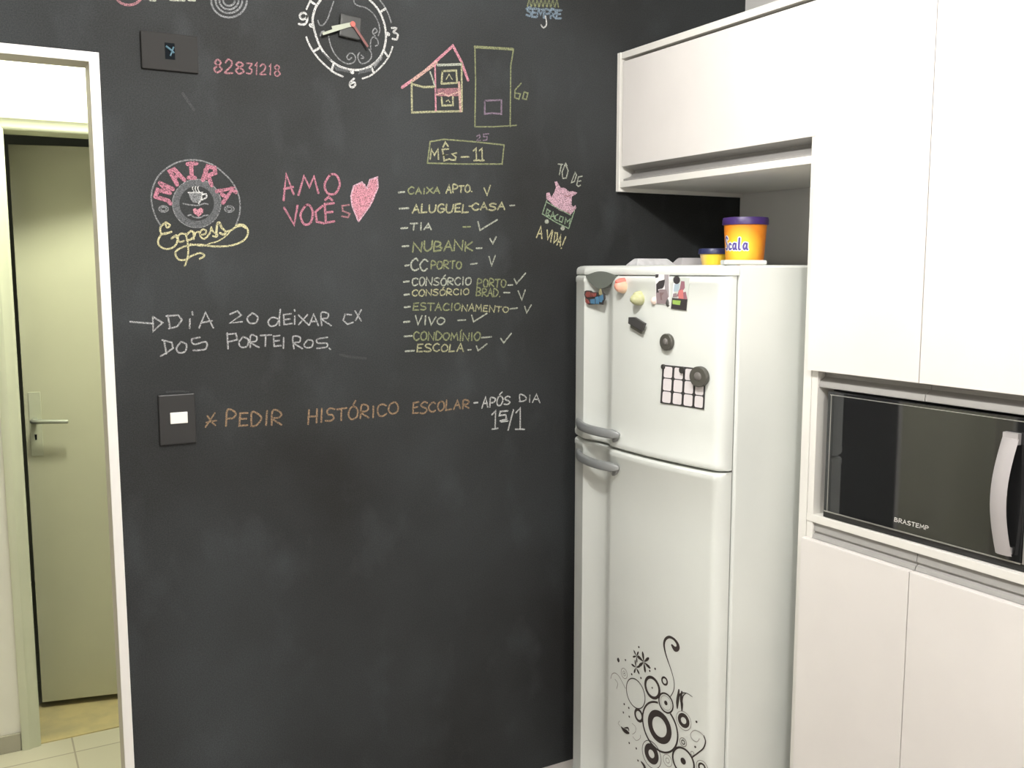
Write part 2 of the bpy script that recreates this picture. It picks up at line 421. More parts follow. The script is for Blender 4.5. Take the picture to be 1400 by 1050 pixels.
# handles: bowed bars bridging the trough
def fridge_handle(zc, parent, zseam, name):
    path = spline([(-0.738, -0.137), (-0.762, -0.168), (-0.788, -0.218), (-0.803, -0.280), (-0.803, -0.345), (-0.792, -0.388), (-0.784, -0.404)], 5)
    rs = []
    for k, (x, y) in enumerate(path):
        a = path[min(k+1, len(path)-1)]; b = path[max(k-1, 0)]
        t = Vector((a[0]-b[0], a[1]-b[1], 0)).normalized(); nn = Vector((t.y, -t.x, 0))
        if nn.x > 0: nn = -nn
        q_ = min(1, .35+.65*(len(path)-1-k)/6); hh = .0128*q_; ww = .0095*q_; ring = []
        for i in range(14):
            c, s = math.cos(2*math.pi*i/14), math.sin(2*math.pi*i/14)
            ring.append(Vector((x, y, zc))+nn*(ww*math.copysign(abs(c)**.6, c))+Vector((0, 0, hh*math.copysign(abs(s)**.6, s))))
        rs.append(ring)
    m = MB(); m.rings(rs)
    # stem from the pointed near end back down into the trough
    m.tube([(-0.784, -0.396, zc-.003), (-0.780, -0.384, zc-.012), (-0.770, -0.366, zc-.024), (-0.762, -0.350, zseam)], [.006, .009, .010, .008], 10)
    return lab(m.build('handle', MAT['silver'], parent, smooth=45), name)
fridge_handle(1.159, ud, 1.121, 'silver grey bowed handle at the foot of the upper door')
fridge_handle(1.066, ld, 1.028, 'silver grey bowed handle at the head of the lower door')
m = MB(); m.prism([(-0.738, FY0+.004, 1.6211), (-0.60, FY0+.004, 1.6211), (-0.60, FY0+.045, 1.6211), (-0.715, FY0+.045, 1.6211)], (0, 0, .0115))
m.build('hinge_cover', MAT['fridge'], fr, bevel=.003)

# decal on the lower door
S_DOOR = 1311.03/(Vector((-0.78, -0.44, .35))-CAM).dot(fw)     # photo pixels per metre at the decal
DL = [0.0007]
def dsurf(y, z): return (prof(y, False)-DL[0], y, z)
mdec = MB()
def dcirc(u, v, rpx, wpx, mi=0, fill=False, skip=None):
    DL[0] += 5e-6; y, z = on_door(u, v); r = rpx/S_DOOR; wv = wpx/S_DOOR
    n = 60
    if fill:
        mdec.add([dsurf(y+r*math.cos(2*math.pi*k/16), z+r*math.sin(2*math.pi*k/16)) for k in range(16)], [tuple(range(16))], mi); return
    for k in range(n):
        a, b = 2*math.pi*k/n, 2*math.pi*(k+1)/n
        if skip:
            sy, sz = on_door(skip[0], skip[1])
            if math.hypot(y+r*math.cos((a+b)/2)-sy, z+r*math.sin((a+b)/2)-sz) < skip[2]/S_DOOR: continue
        mdec.add([dsurf(y+rr*math.cos(t), z+rr*math.sin(t)) for rr, t in ((r, a), (r, b), (r-wv, b), (r-wv, a))], [(0, 1, 2, 3)], mi)
def dstroke(pts, wpx, mi=0):
    DL[0] += 5e-6; q = [(*on_door(p[0], p[1]), *(p[2:])) for p in pts]
    ribbon(mdec, spline(q, 5), wpx/S_DOOR, dsurf, mi)
Z1 = lambda *P: [(820+p[0]/8.75, 860+p[1]/8.75, *p[2:]) for p in P]
Z2 = lambda *P: [(820+p[0]/8.75, 950+p[1]/8.75, *p[2:]) for p in P]
dcirc(901.7, 994, 33.5, 2.6, skip=(910.6, 961, 13.4)); dcirc(901.7, 993.8, 21.8, 8.6)
dcirc(869, 948, 20.5, 1.4)
dcirc(892, 940, 15.4, 4.0); dcirc(892, 940.3, 1.3, 0, 0, True)
dcirc(910.6, 961, 13.6, 2.2); dcirc(910.6, 961, 3.0, 0, 0, True); dcirc(910.6, 961, 9.6, .5, 1)
dcirc(873.5, 978, 9.4, 3.6)
dcirc(934.9, 985, 9.4, 5.0); dcirc(934.9, 985.2, 12.4, .7, 1)
dcirc(890.9, 1030.6, 13.6, 8.0); dcirc(890.9, 1031.5, 18.6, .9)
dcirc(934.3, 1041.0, 18.8, 2.8); dcirc(934.3, 1040.5, 4.4, 0, 0, True)
dcirc(913, 1039.7, 8.2, .8, 1); dcirc(913, 1039.7, 3.6, .8, 1)
dcirc(934.3, 1014.6, 6.0, 1.1, 1); dcirc(934.3, 1014.6, 3.2, 1.2)
dcirc(908.9, 931, 6.0, 2.6)
dcirc(853.7, 920.6, 7.4, .9, 1); dcirc(853.7, 920.6, 3.6, .7, 1); dcirc(853.7, 920.6, 1, 0, 0, True)
dcirc(960, 1049, 9.0, .9, 1); dcirc(960, 1049, 6, 2.6)
dcirc(947, 1030, 3, .8, 1)
def flower(u, v, r, n, rot=0):
    y, z = on_door(u, v); r /= S_DOOR
    for k in range(n):
        a = rot+2*math.pi*k/n; c, s = math.cos(a), math.sin(a)
        ribbon(mdec, [(y+c*r*.12, z+s*r*.12, .35), (y+c*r*.55, z+s*r*.55, 1.2), (y+c*r*.85, z+s*r*.85, 1.25), (y+c*r, z+s*r, .8)], r*.26, dsurf)
flower(880.6, 905, 12.5, 6, .3); flower(870.5, 897, 8, 5, .8); flower(869.8, 912.5, 9, 5, .1)
for u, v in Z1((225, 355), (225, 385), (310, 370), (470, 215), (600, 500), (665, 475), (385, 540), (495, 585))+Z2((295, 110), (350, 155), (285, 210), (355, 260), (355, 575), (440, 640), (1160, 322), (1145, 622), (460, 785)):
    dcirc(u, v, 1.5, 0, 0, True)
dcirc(845.7, 902.3, 3, 0, 0, True)
dstroke(Z1((850, 805, .5), (885, 740, .5), (895, 660, .5), (880, 570, .5), (850, 470, .6), (815, 370, .8), (785, 270, 1.1), (772, 180, 1.5), (790, 120, 1.6), (835, 95, 1.6), (890, 120, 1.6), (932, 175, 2), (938, 225, 2.6), (905, 240, 3), (868, 195, 1.6)), 2.2)
dstroke(Z1((310, 710), (270, 630), (230, 560), (185, 525), (150, 540), (135, 590)), 1.0, 1)
dstroke(Z1((185, 600), (218, 650), (205, 712)), .9, 1)
dstroke(Z1((930, 870, 1.6), (950, 800, 1.3), (990, 765, .8), (1050, 770, .5), (1110, 810, .3)), 2.0)
dstroke(Z1((985, 870, 1.4), (1000, 800, 1), (1040, 765, .4)), 1.6)
dstroke(Z2((930, 160, .8), (932, 90, 1.9), (942, 10, 1.7), (950, -60, 1)), 2.4)
dstroke(Z2((985, 190, .8), (985, 110, 1.9), (975, 40, 1.6), (985, -40, 1)), 2.2)
dstroke(Z2((1110, 745), (1170, 700), (1240, 640), (1268, 560), (1248, 490)), 1.8)
dstroke(Z2((1248, 490), (1190, 440), (1130, 425), (1090, 470), (1110, 530), (1165, 560), (1195, 525)), .8, 1)
dstroke(Z2((258, 380, .4), (285, 415, 1.6), (320, 440, 2), (350, 455, 1)), 3.0); dstroke(Z2((300, 395, .6), (340, 395, 1.2), (352, 425, .8)), 2.0)
dstroke(Z2((390, 340), (430, 380), (430, 440), (395, 470)), .7, 1); dstroke(Z2((240, 310), (225, 340), (245, 370)), .6, 1)
dstroke(Z2((400, 500), (440, 545), (485, 520), (490, 480)), .7, 1)
dstroke(Z2((500, 800, .8), (535, 850, 1.8), (548, 900, 1.6)), 2.6)
lab(mdec.build('decal', [MAT['decal'], MAT['decal_grey']], ld), 'dark brown vinyl decal of circles, curls and small flowers')

# ------------------------------------------------------------------ things on the fridge door
def door_frame(u, v):
    y, z = on_door(u, v); x = outer(y)
    yy = .004; sl = (outer(y+yy)-outer(y-yy))/(2*yy)
    right = Vector((-sl, -1, 0)).normalized(); n = Vector((-1, sl, 0)).normalized()
    return Vector((x, y, z)), right, Vector((0, 0, 1)), n
def px_poly(pts, c, frame):
    """photo pixels -> local (right, up) coordinates in the tangent plane"""
    O, r, u_, n = frame; out = []
    for a, b in pts:
        d = ray(a, b); p = CAM+d*((O-CAM).dot(n)/d.dot(n)); out.append(((p-O).dot(r), (p-O).dot(u_)))
    return out
def plate(mb, poly, frame, d0, d1, mi=0):
    O, r, u_, n = frame
    mb.rings([[O+r*a+u_*b+n*d0 for a, b in poly], [O+r*a+u_*b+n*d1 for a, b in poly]], mi=mi)
def ell(cx, cy, rx, ry, n=20, rot=0):
    return [(cx+rx*math.cos(t)*math.cos(rot)-ry*math.sin(t)*math.sin(rot), cy+rx*math.cos(t)*math.sin(rot)+ry*math.sin(t)*math.cos(rot)) for t in [2*math.pi*k/n for k in range(n)]]
def dome(mb, frame, cx, cy, rx, ry, h, mi=0, d0=0.0, n=20):
    O, r, u_, n_ = frame; rs = []
    for k in range(7):
        a = k/6*math.pi/2*.97
        rs.append([O+r*(cx+rx*math.cos(a)*math.cos(2*math.pi*i/n))+u_*(cy+ry*math.cos(a)*math.sin(2*math.pi*i/n))+n_*(d0+h*math.sin(a)) for i in range(n)])
    mb.rings(rs, mi=mi)
C = lambda n, c, r=.5: mat(n, c, r)
MG = 'magnets on the refrigerator door'
PXM = 1/440.0
# 1 lettered souvenir magnet
f = door_frame(815, 407)
zz = lambda *P: [(780+a/15, 360+b/15) for a, b in P]
t = thing('fridge_magnet', 'small red and blue lettered souvenir magnet left of the others under the grey badge', 'magnet', f[0], MG)
m = MB(); plate(m, px_poly(zz((315, 570), (350, 555), (430, 560), (470, 590), (600, 595), (615, 520), (650, 505), (685, 600), (720, 640), (725, 720), (690, 790), (680, 850), (570, 835), (400, 850), (330, 800), (325, 700), (305, 640)), 0, f), f, 0.0005, .004)
m.build('backing', C('magnet_dark', (.05, .045, .045)), t)
m = MB()
for P in (zz((335, 640), (365, 580), (420, 585), (430, 690), (370, 700)), zz((440, 600), (480, 610), (490, 680), (450, 690)), zz((500, 610), (560, 610), (545, 680), (505, 690)), zz((335, 720), (380, 740), (420, 820), (380, 835), (340, 790))):
    plate(m, px_poly(P, 0, f), f, .004, .006)
lab(m.build('lettering', C('magnet_red', (.26, .07, .06)), t), 'red raised letters')
m = MB()
for P in (zz((440, 740), (520, 730), (525, 830), (450, 825)), zz((540, 690), (600, 680), (610, 830), (550, 830)), zz((620, 680), (690, 640), (700, 740), (670, 800), (625, 790))):
    plate(m, px_poly(P, 0, f), f, .004, .006)
lab(m.build('lettering', C('magnet_blue', (.09, .22, .36)), t), 'blue raised letters')
m = MB(); plate(m, px_poly(zz((615, 600), (635, 520), (655, 520), (680, 640), (640, 660)), 0, f), f, .004, .0065)
lab(m.build('tower', C('magnet_tan', (.33, .30, .17)), t), 'tan tower')
# 2 fruit magnet
f = door_frame(853, 391); t = thing('fridge_magnet', 'round pink and cream fruit-shaped magnet beside the grey badge', 'magnet', f[0], MG)
m = MB(); dome(m, f, 0, 0, .0165, .020, .030); m.build('fruit', bucket_mat('peach', f[1]*0.0+Vector((0, 0, -.008)), .010, .034, (.80, .62, .42), (.72, .28, .22)), t, smooth=60)
m = MB(); dome(m, f, .002, .012, .011, .010, .0295); lab(m.build('leaf', C('coral', (.75, .20, .16)), t, smooth=60), 'coral red top')
# 3 pear magnet
f = door_frame(875.5, 408); t = thing('fridge_magnet', 'pale green pear-shaped magnet above the dark tilted rectangular one', 'magnet', f[0], MG)
m = MB(); dome(m, f, 0, -.002, .018, .017, .032); dome(m, f, -.002, .009, .012, .011, .022); m.build('fruit', mat('pear', (.42, .43, .22), .5, col2=(.54, .53, .34), scale=60), t, smooth=60)
m = MB(); dome(m, f, .000, -.006, .0042, .0048, .0342); lab(m.build('seed', C('pear_dark', (.15, .17, .06)), t, smooth=60), 'dark green dot')
# 4, 5 photo magnets
z2 = lambda *P: [(860+a/14, 360+b/14) for a, b in P]
PH = {'dark': C('photo_dark', (.045, .04, .042)), 'mauve': C('photo_mauve', (.27, .21, .22)), 'pale': C('photo_pale', (.84, .83, .83)), 'grey': C('photo_grey', (.36, .33, .34)),
      'blue': C('photo_blue', (.40, .50, .56)), 'red': C('photo_red', (.62, .19, .18)), 'maroon': C('photo_maroon', (.30, .14, .17)), 'green': C('photo_green', (.30, .46, .10)), 'sage': C('photo_sage', (.58, .62, .57)), 'brown': C('photo_brown', (.20, .13, .13))}
def photo(u, v, label, outline, base, patches):
    f = door_frame(u, v); t = thing('photo_magnet', label, 'photo magnet', f[0], 'photo magnets')
    m = MB(); plate(m, px_poly(z2(*outline), 0, f), f, 0.0004, .002); m.build('print', PH[base], t)
    m = MB(); mats = []; d = .002
    for k, (mn, P) in enumerate(patches):
        if PH[mn] not in mats: mats.append(PH[mn])
        plate(m, px_poly(z2(*P), 0, f), f, d, d+.00012, mats.index(PH[mn])); d += .00012
    lab(m.build('picture', mats, t), 'printed picture'); return t
el = lambda cx, cy, rx, ry, n=14: [(cx+rx*math.cos(2*math.pi*k/n), cy+ry*math.sin(2*math.pi*k/n)) for k in range(n)]
photo(906, 396, 'photo magnet showing a dark-haired head and mauve clothes, left of the two photos', ((510, 205), (775, 215), (780, 800), (525, 770)), 'pale',
      [('grey', ((690, 215), (772, 217), (776, 650), (700, 600))), ('dark', ((515, 210), (580, 210), (570, 270), (518, 280))), ('grey', ((690, 215), (770, 217), (768, 320), (690, 320))),
       ('mauve', ((530, 560), (600, 500), (730, 500), (765, 640), (720, 780), (540, 770))), ('dark', ((535, 400), (590, 340), (700, 310), (690, 420), (640, 480), (570, 500), (585, 560), (535, 560))),
       ('dark', el(625, 410, 62, 78)), ('brown', ((600, 560), (690, 560), (640, 620), (650, 700), (620, 700)))])
photo(931, 399, 'photo magnet with red clothes over a dark strip with green label, right photo', ((850, 245), (1170, 275), (1110, 905), (815, 870)), 'sage',
      [('pale', ((855, 380), (900, 380), (860, 640), (838, 640))), ('blue', ((880, 400), (980, 390), (960, 540), (865, 540))), ('maroon', ((1010, 340), (1075, 345), (1080, 470), (1020, 560), (950, 640), (925, 620), (985, 480))),
       ('dark', el(925, 320, 66, 78)), ('red', ((960, 520), (1040, 500), (1075, 620), (1080, 690), (960, 680))), ('maroon', ((1050, 560), (1100, 540), (1130, 690), (1060, 690))), ('mauve', ((860, 580), (925, 570), (940, 650), (850, 650))),
       ('dark', ((840, 660), (1135, 690), (1112, 903), (816, 868))), ('green', ((850, 700), (1005, 715), (990, 800), (850, 780)))])
f = door_frame(895, 411); t = MB(); dome(t, f, 0, 0, .0088, .0105, .012)
tag(t.build('fridge_magnet', C('pearl', (.80, .66, .58)), base=f[0], smooth=60), 'tiny cream pearl magnet at the lower left corner of the left photo', 'magnet', MG)
f = door_frame(913.5, 414); t = MB(); dome(t, f, 0, 0, .006, .010, .006)
tag(t.build('fridge_magnet', C('tiny_dark', (.06, .06, .055)), base=f[0], smooth=60), 'tiny dark magnet at the lower right corner of the left photo', 'magnet', MG)
# 6 tilted dark rectangle
f = door_frame(876, 445); zt = lambda *P: [(780+a/4.12, 280+b/4.12) for a, b in P]
t = thing('fridge_magnet', 'dark tilted rectangular magnet with a grey lower edge', 'magnet', f[0], MG)
m = MB(); plate(m, px_poly(zt((352, 632), (385, 632), (443, 668), (425, 712), (350, 668)), 0, f), f, .008, .016); m.build('plate', C('tilt_dark', (.055, .053, .052)), t, bevel=.0012)
m = MB(); plate(m, px_poly(zt((352, 660), (425, 705), (412, 728), (350, 690)), 0, f), f, .0005, .008); lab(m.build('block', C('tilt_grey', (.20, .20, .175)), t), 'grey block behind')
# 7, 9 round magnets
def round_magnet(u, v, rx, ry, label, h=.012, d0=0.0004):
    f = door_frame(u, v); t = thing('fridge_magnet', label, 'magnet', f[0], MG)
    m = MB(); plate(m, ell(0, 0, rx, ry, 28), f, d0, d0+h); m.build('disc', C('round_dark', (.075, .072, .06)), t, smooth=40, bevel=.002)
    m = MB(); dome(m, f, .0, .001, rx*.42, ry*.42, .004, d0=d0+h); lab(m.build('stud', C('round_grey', (.15, .14, .13)), t, smooth=60), 'greyer raised centre')
round_magnet(914.3, 467.5, .0215, .0215, 'round dark button magnet between the tilted magnet and the calendar')
# 8 calendar
zc = lambda *P: [(895+a/13.125, 490+b/13.125) for a, b in P]
f = door_frame(935, 529)
t = thing('calendar', 'white calendar sheet with a black grid of twelve squares on the refrigerator door', 'calendar', f[0])
TL, TR_, BR, BL = (150, 112), (925, 190), (890, 918), (108, 800)
m = MB(); plate(m, px_poly(zc(TL, TR_, BR, BL), 0, f), f, .0005, .0016); m.build('sheet', C('grid_black', (.035, .033, .034)), t)
def lerp4(a, b):
    return (TL[0]*(1-a)*(1-b)+TR_[0]*a*(1-b)+BL[0]*(1-a)*b+BR[0]*a*b, TL[1]*(1-a)*(1-b)+TR_[1]*a*(1-b)+BL[1]*(1-a)*b+BR[1]*a*b)
for i in range(4):
    for j in range(3):
        a0, a1, b0, b1 = (i+.13)/4+(.010 if i == 0 else 0), (i+.93)/4-(.012 if i == 3 else 0), (j+.05)/3+(.022 if j == 0 else 0), (j+.97)/3-(.022 if j == 2 else 0)
        P = []
        for (ca, cb, sa, sb) in ((a0, b0, 1, 1), (a1, b0, -1, 1), (a1, b1, -1, -1), (a0, b1, 1, -1)):
            q = [(ca, cb+sb*.035), (ca+sa*.012, cb+sb*.010), (ca+sa*.028, cb)]
            P += q if sa*sb > 0 else q[::-1]
        m = MB(); plate(m, px_poly(zc(*[lerp4(*p) for p in P]), 0, f), f, .0016, .0018)
        m.build('month_square', C('grid_white', (.78, .735, .74)), t)
round_magnet(959.3, 514.6, .0265, .0255, 'larger round dark magnet pinning the top right corner of the calendar', .014, .0018)
for (u, v, s, lb) in ((908.4, 501.3, .0062, 'tiny black magnet on the top left corner of the calendar'), (934.2, 505.8, .0085, 'tiny black magnet on the top edge of the calendar')):
    f = door_frame(u, v); m = MB(); plate(m, ell(0, 0, s, s*1.05, 16), f, .0019, .007)
    tag(m.build('fridge_magnet', C('tiny_black', (.04, .038, .036)), base=f[0], smooth=40), lb, 'magnet', MG)

# ------------------------------------------------------------------ things on top of the fridge
TOPZ = 1.6212
def tub(name, label, cat, y, uc, r0, r1, h, body, lidm, lidh, lidr, z0=TOPZ):
    x = at(uc, 350, 1, y).x
    t = thing(name, label, cat, (x, y, z0))
    m = MB(); m.lathe((x, y, z0), [(r0*.94, 0), (r0, .003), (r1, h)], 40); m.build('tub_body', body, t, smooth=40)
    m = MB(); m.lathe((x, y, z0+h), [(lidr-.003, -.004), (lidr, -.003), (lidr, lidh*.6), (lidr-.002, lidh), (lidr-.010, lidh+.001), (lidr-.013, lidh-.004)], 40); m.build('lid', lidm, t, smooth=40)
    return t, x
bm_ = bucket_mat('orange_yellow_print', Vector((-.046, -.032, .045)), .018, .066, (.95, .70, .05), (.80, .25, .02))
tb, bx_ = tub('food_bucket', 'tall orange and yellow bucket with a purple lid on top of the refrigerator', 'bucket', -0.50, 1018, .051, .0585, .114, bm_, MAT['lid_purple'], .016, .0630)
by_ = -0.50
# printed word wrapped round the bucket
LET = {'S': [[(.9, .9), (.5, 1.05), (.15, .85), (.4, .55), (.75, .3), (.55, .02), (.05, .08)]],
       'c': [[(.8, .5), (.45, .62), (.15, .35), (.35, .02), (.85, .1)]],
       'a': [[(.8, .55), (.4, .62), (.12, .3), (.35, 0), (.75, .25), (.82, .6), (.8, .1), (1, 0)]],
       'l': [[(.3, .1), (.45, 1.15), (.35, .1), (.6, 0)]]}
def bsurf(dr):
    def f(a, b):
        r = .051+(.0585-.051)*b/.114+dr
        return (bx_+r*math.cos(a), by_+r*math.sin(a), TOPZ+b)
    return f
ang_cam = math.atan2(CY-by_, CX-bx_)
mw, mi_ = MB(), MB()
for i, ch in enumerate('Scala'):
    for pl_ in LET[ch]:
        # angles grow counter-clockwise seen from above; reading direction (left to right) is increasing angle for a viewer outside
        q = [(ang_cam-1.18+i*.27+p[0]*.23, .043+p[1]*.026*(1.25 if ch == 'S' else 1)) for p in pl_]
        q = spline(q, 4)
        for mb, wd, dr in ((mw, .0105, .0005), (mi_, .0050, .0010)):
            s = bsurf(dr)
            for k in range(len(q)):
                p = q[k]
                mb.add([s(p[0]+wd/2/.054*math.cos(j*math.pi/4), p[1]+wd/2*math.sin(j*math.pi/4)) for j in range(8)], [tuple(range(8))])
                if k+1 < len(q):
                    n_ = q[k+1]; dx, dy = (n_[0]-p[0])*.054, n_[1]-p[1]; L = math.hypot(dx, dy) or 1
                    nx, ny = -dy/L*wd/2/.054, dx/L*wd/2
                    mb.add([s(p[0]+nx, p[1]+ny), s(n_[0]+nx, n_[1]+ny), s(n_[0]-nx, n_[1]-ny), s(p[0]-nx, p[1]-ny)], [(0, 1, 2, 3)])
mw.build('lettering_outline', MAT['inkwhite'], tb); mi_.build('lettering', MAT['ink'], tb)
tm = bucket_mat('yellow_print', Vector((-.004, -.034, .016)), .036, .056, (.95, .70, .05), (.80, .55, .25))
tub('food_tub', 'small yellow tub with a blue lid beside the taller bucket', 'tub', -0.375, 975.5, .033, .040, .036, tm, MAT['lid_blue'], .012, .0435)
def tray(label, u0, u1, y, zt, w, mt, extra=None):
    a, b = at(u0, 361, 1, y).x, at(u1, 361, 1, y).x
    t = MB(); i = .014; rs = []
    for z, ins in ((0, 0), (.003, .001), (zt-.003, i), (zt, i+.004)):
        x0, x1, y0, y1 = a+ins, b-ins, y+ins, y+w-ins
        rs.append([(x0, y0, TOPZ+z), (x1, y0, TOPZ+z), (x1, y1, TOPZ+z), (x0, y1, TOPZ+z)])
    t.rings(rs)
    return tag(t.build('plastic_tray', mt, base=((a+b)/2, y+w/2, TOPZ), bevel=.002), label, 'tray')
tray('low cloudy plastic tray upside down near the far edge of the refrigerator top', 871, 924, -.30, .020, .055, MAT['tray'])
tray('low pinkish cloudy plastic tray behind the small yellow tub', 932, 985, -.29, .023, .055, MAT['pinktray'])

# ------------------------------------------------------------------ cabinets on the right
XF = -0.517
def rail_prof(z_top, z_bot, down=True, dp=.026):
    """grooved finger-pull profile (x, z); a recessed cove and a lip"""
    H = z_top-z_bot
    if down:   # under a door: cove above, lip at the bottom
        return [(XF+.0005, z_top), (XF+.020, z_top-.04*H), (XF+dp, z_top-.22*H), (XF+dp-.001, z_top-.40*H), (XF+dp*.62, z_top-(.54 if dp < .03 else .68)*H), (XF+dp*.31, z_top-(.66 if dp < .03 else .78)*H), (XF+.005, z_bot+.12*H), (XF+.006, z_bot), (XF+dp+.004, z_bot), (XF+dp+.005, z_top)]
    return [(XF+.022, z_top), (XF+.010, z_top), (XF+.007, z_top-.20*H), (XF+.006, z_top-.55*H), (XF+.011, z_top-.62*H), (XF+.011, z_top-.70*H), (XF+.004, z_top-.78*H), (XF+.001, z_bot), (XF+.022, z_bot)]
def rail(parent, y0, y1, z_top, z_bot, down=True, dp=.026):
    p = rail_prof(z_top, z_bot, down, dp)
    m = MB().rings([[(x, y0, z) for x, z in p], [(x, y1, z) for x, z in p]])
    return lab(m.build('handle', MAT['rail'], parent, smooth=30), 'pale grey grooved finger pull')
oc = thing('overhead_cabinet', 'white overhead cabinet with a flap door fixed above the refrigerator', 'cabinet', (-0.26, -0.42, 1.853))
MB().box(XF-.004, -.003, -.018, -.002, 1.853, 2.276).build('side_panel', MAT['cabin'], oc, bevel=.001)
MB().box(XF+.0005, -.003, -.8345, -.809, 0.0, 2.276).build('side_panel', MAT['cabin'], oc, bevel=.001)['label'] = 'tall white leg panel reaching down beside the refrigerator'
MB().box(XF, -.003, -.809, -.018, 1.865, 1.884).build('bottom_panel', MAT['cabin'], oc, bevel=.001)
MB().box(XF, -.003, -.809, -.018, 2.256, 2.276).build('top_panel', MAT['cabin'], oc, bevel=.001)
MB().box(-.02, -.004, -.809, -.018, 1.884, 2.256).build('back_panel', MAT['cabin'], oc)
dr = MB().box(XF-.001, XF+.017, -.833, -.030, 1.929, 2.2465).build('door', MAT['cab'], oc, bevel=.0012)
rail(dr, -.833, -.030, 1.929, 1.8845, True, .048)
YT0, YT1, YS = -.836, -1.478, -1.157
tc_ = thing('tall_cabinet', 'tall white cabinet with paired doors above and below a microwave niche', 'cabinet', (-0.26, -1.157, 0))
MB().box(XF+.001, -.003, YT0-.0195, YT0, 0.0, 2.35).build('side_panel', MAT['cabin'], tc_, bevel=.001)
MB().box(XF+.001, -.003, YT1, YT1+.0195, 0.0, 2.35).build('side_panel', MAT['cabin'], tc_, bevel=.001)
MB().box(XF+.034, -.02, YT1+.0195, YT0-.0195, 1.323, 1.341).build('shelf', MAT['cabin'], tc_)
MB().box(XF+.0006, -.02, YT1+.0197, YT0-.0197, 0.985, 1.004).box(XF-.001, XF+.0006, YT1+.0005, YT0-.0005, 0.985, 1.004).build('shelf', MAT['cabin'], tc_, bevel=.0015)
MB().box(XF+.024, -.02, YT1+.0195, YT0-.0195, 0.06, 0.08).build('shelf', MAT['cabin'], tc_)
MB().box(XF+.024, -.02, YT1+.0195, YT0-.0195, 2.32, 2.35).build('top_panel', MAT['cabin'], tc_)
MB().box(-.02, -.004, YT1+.0195, YT0-.0195, 0.06, 2.35).build('back_panel', MAT['cabin'], tc_)
MB().box(XF+.05, XF+.066, YT1+.0195, YT0-.0195, 0.0, 0.06).build('plinth', MAT['cabin'], tc_)
for (y0, y1) in ((YT0-.0015, YS+.001), (YS-.001, YT1+.0015)):
    a, b = min(y0, y1), max(y0, y1)
    d = MB().box(XF-.018, XF, a, b, 1.365, 2.345)
    d = d.build('door', MAT['cab'], tc_, bevel=.0012)
    rail(d, a, b, 1.365, 1.3235)
    d = MB().box(XF-.018, XF, a, b, 0.08, 0.944).build('door', MAT['cab'], tc_, bevel=.0012)
    rail(d, a, b, 0.985, 0.944, False)

# ------------------------------------------------------------------ microwave
MX = -0.515
my0, my1, mz0, mz1 = -0.884, -1.452, 1.0095, 1.319
yd = -1.392     # door | control panel
mw_ = thing('microwave', 'black mirrored microwave oven with a bowed silver handle in the cabinet niche', 'microwave', (MX, my0, 1.0045))
mw_.rotation_euler = (0, 0, math.radians(1.35))
MB().box(MX+.02, -.10, my1, my0, mz0, mz1).build('casing', MAT['black'], mw_, bevel=.004)
md = MB().box(MX, MX+.02, yd, my0-.004, mz0+.0115, mz1-.002).build('door', MAT['glass'], mw_, bevel=.0015)
m = MB(); m.box(MX-.0012, MX, yd, my0-.004, mz0+.0100, mz0+.0130); m.box(MX-.0012, MX, my0-.0165, my0-.0145, mz0+.013, mz1-.010); m.box(MX-.0012, MX, yd, my0-.012, mz1-.011, mz1-.009)
m.build('door_edging', MAT['steel'], md)
MB().box(MX+.002, MX+.02, my1, my0-.002, mz0-.004, mz0+.0095).build('base_strip', MAT['black'], mw_)
MB().box(MX-.001, MX+.02, yd-.012, yd-.003, mz0+.0115, mz1-.002).build('side_strip', MAT['steel'], mw_, bevel=.001)
MB().box(MX, MX+.02, my1, yd-.012, mz0+.0115, mz1-.002).build('control_panel', MAT['glass'], mw_, bevel=.0015)
for yy in (my0-.05, my1+.05):
    for xx in (-.46, -.15): MB().lathe((xx, yy, 1.0045), [(.012, 0), (.012, .0055)], 16).build('foot', MAT['black'], mw_)
rs = []
for k in range(15):
    t_ = k/14; z = 1.274-.240*t_; b = math.sin(math.pi*t_)
    x = MX-.010-.020*b; yc = -1.361+.006*b; hw = .0175
    rs.append([(x, yc-hw, z), (x-.004, yc-hw*.6, z), (x-.005, yc, z), (x-.004, yc+hw*.6, z), (x, yc+hw, z), (x+.005, yc+hw*.8, z), (x+.005, yc-hw*.8, z)])
m = MB().rings(rs)
m.box(MX-.012, MX, -1.377, -1.345, 1.262, 1.285); m.box(MX-.010, MX, -1.373, -1.351, 1.036, 1.050)
lab(m.build('handle', MAT['handle'], md, smooth=50), 'bowed satin silver handle')

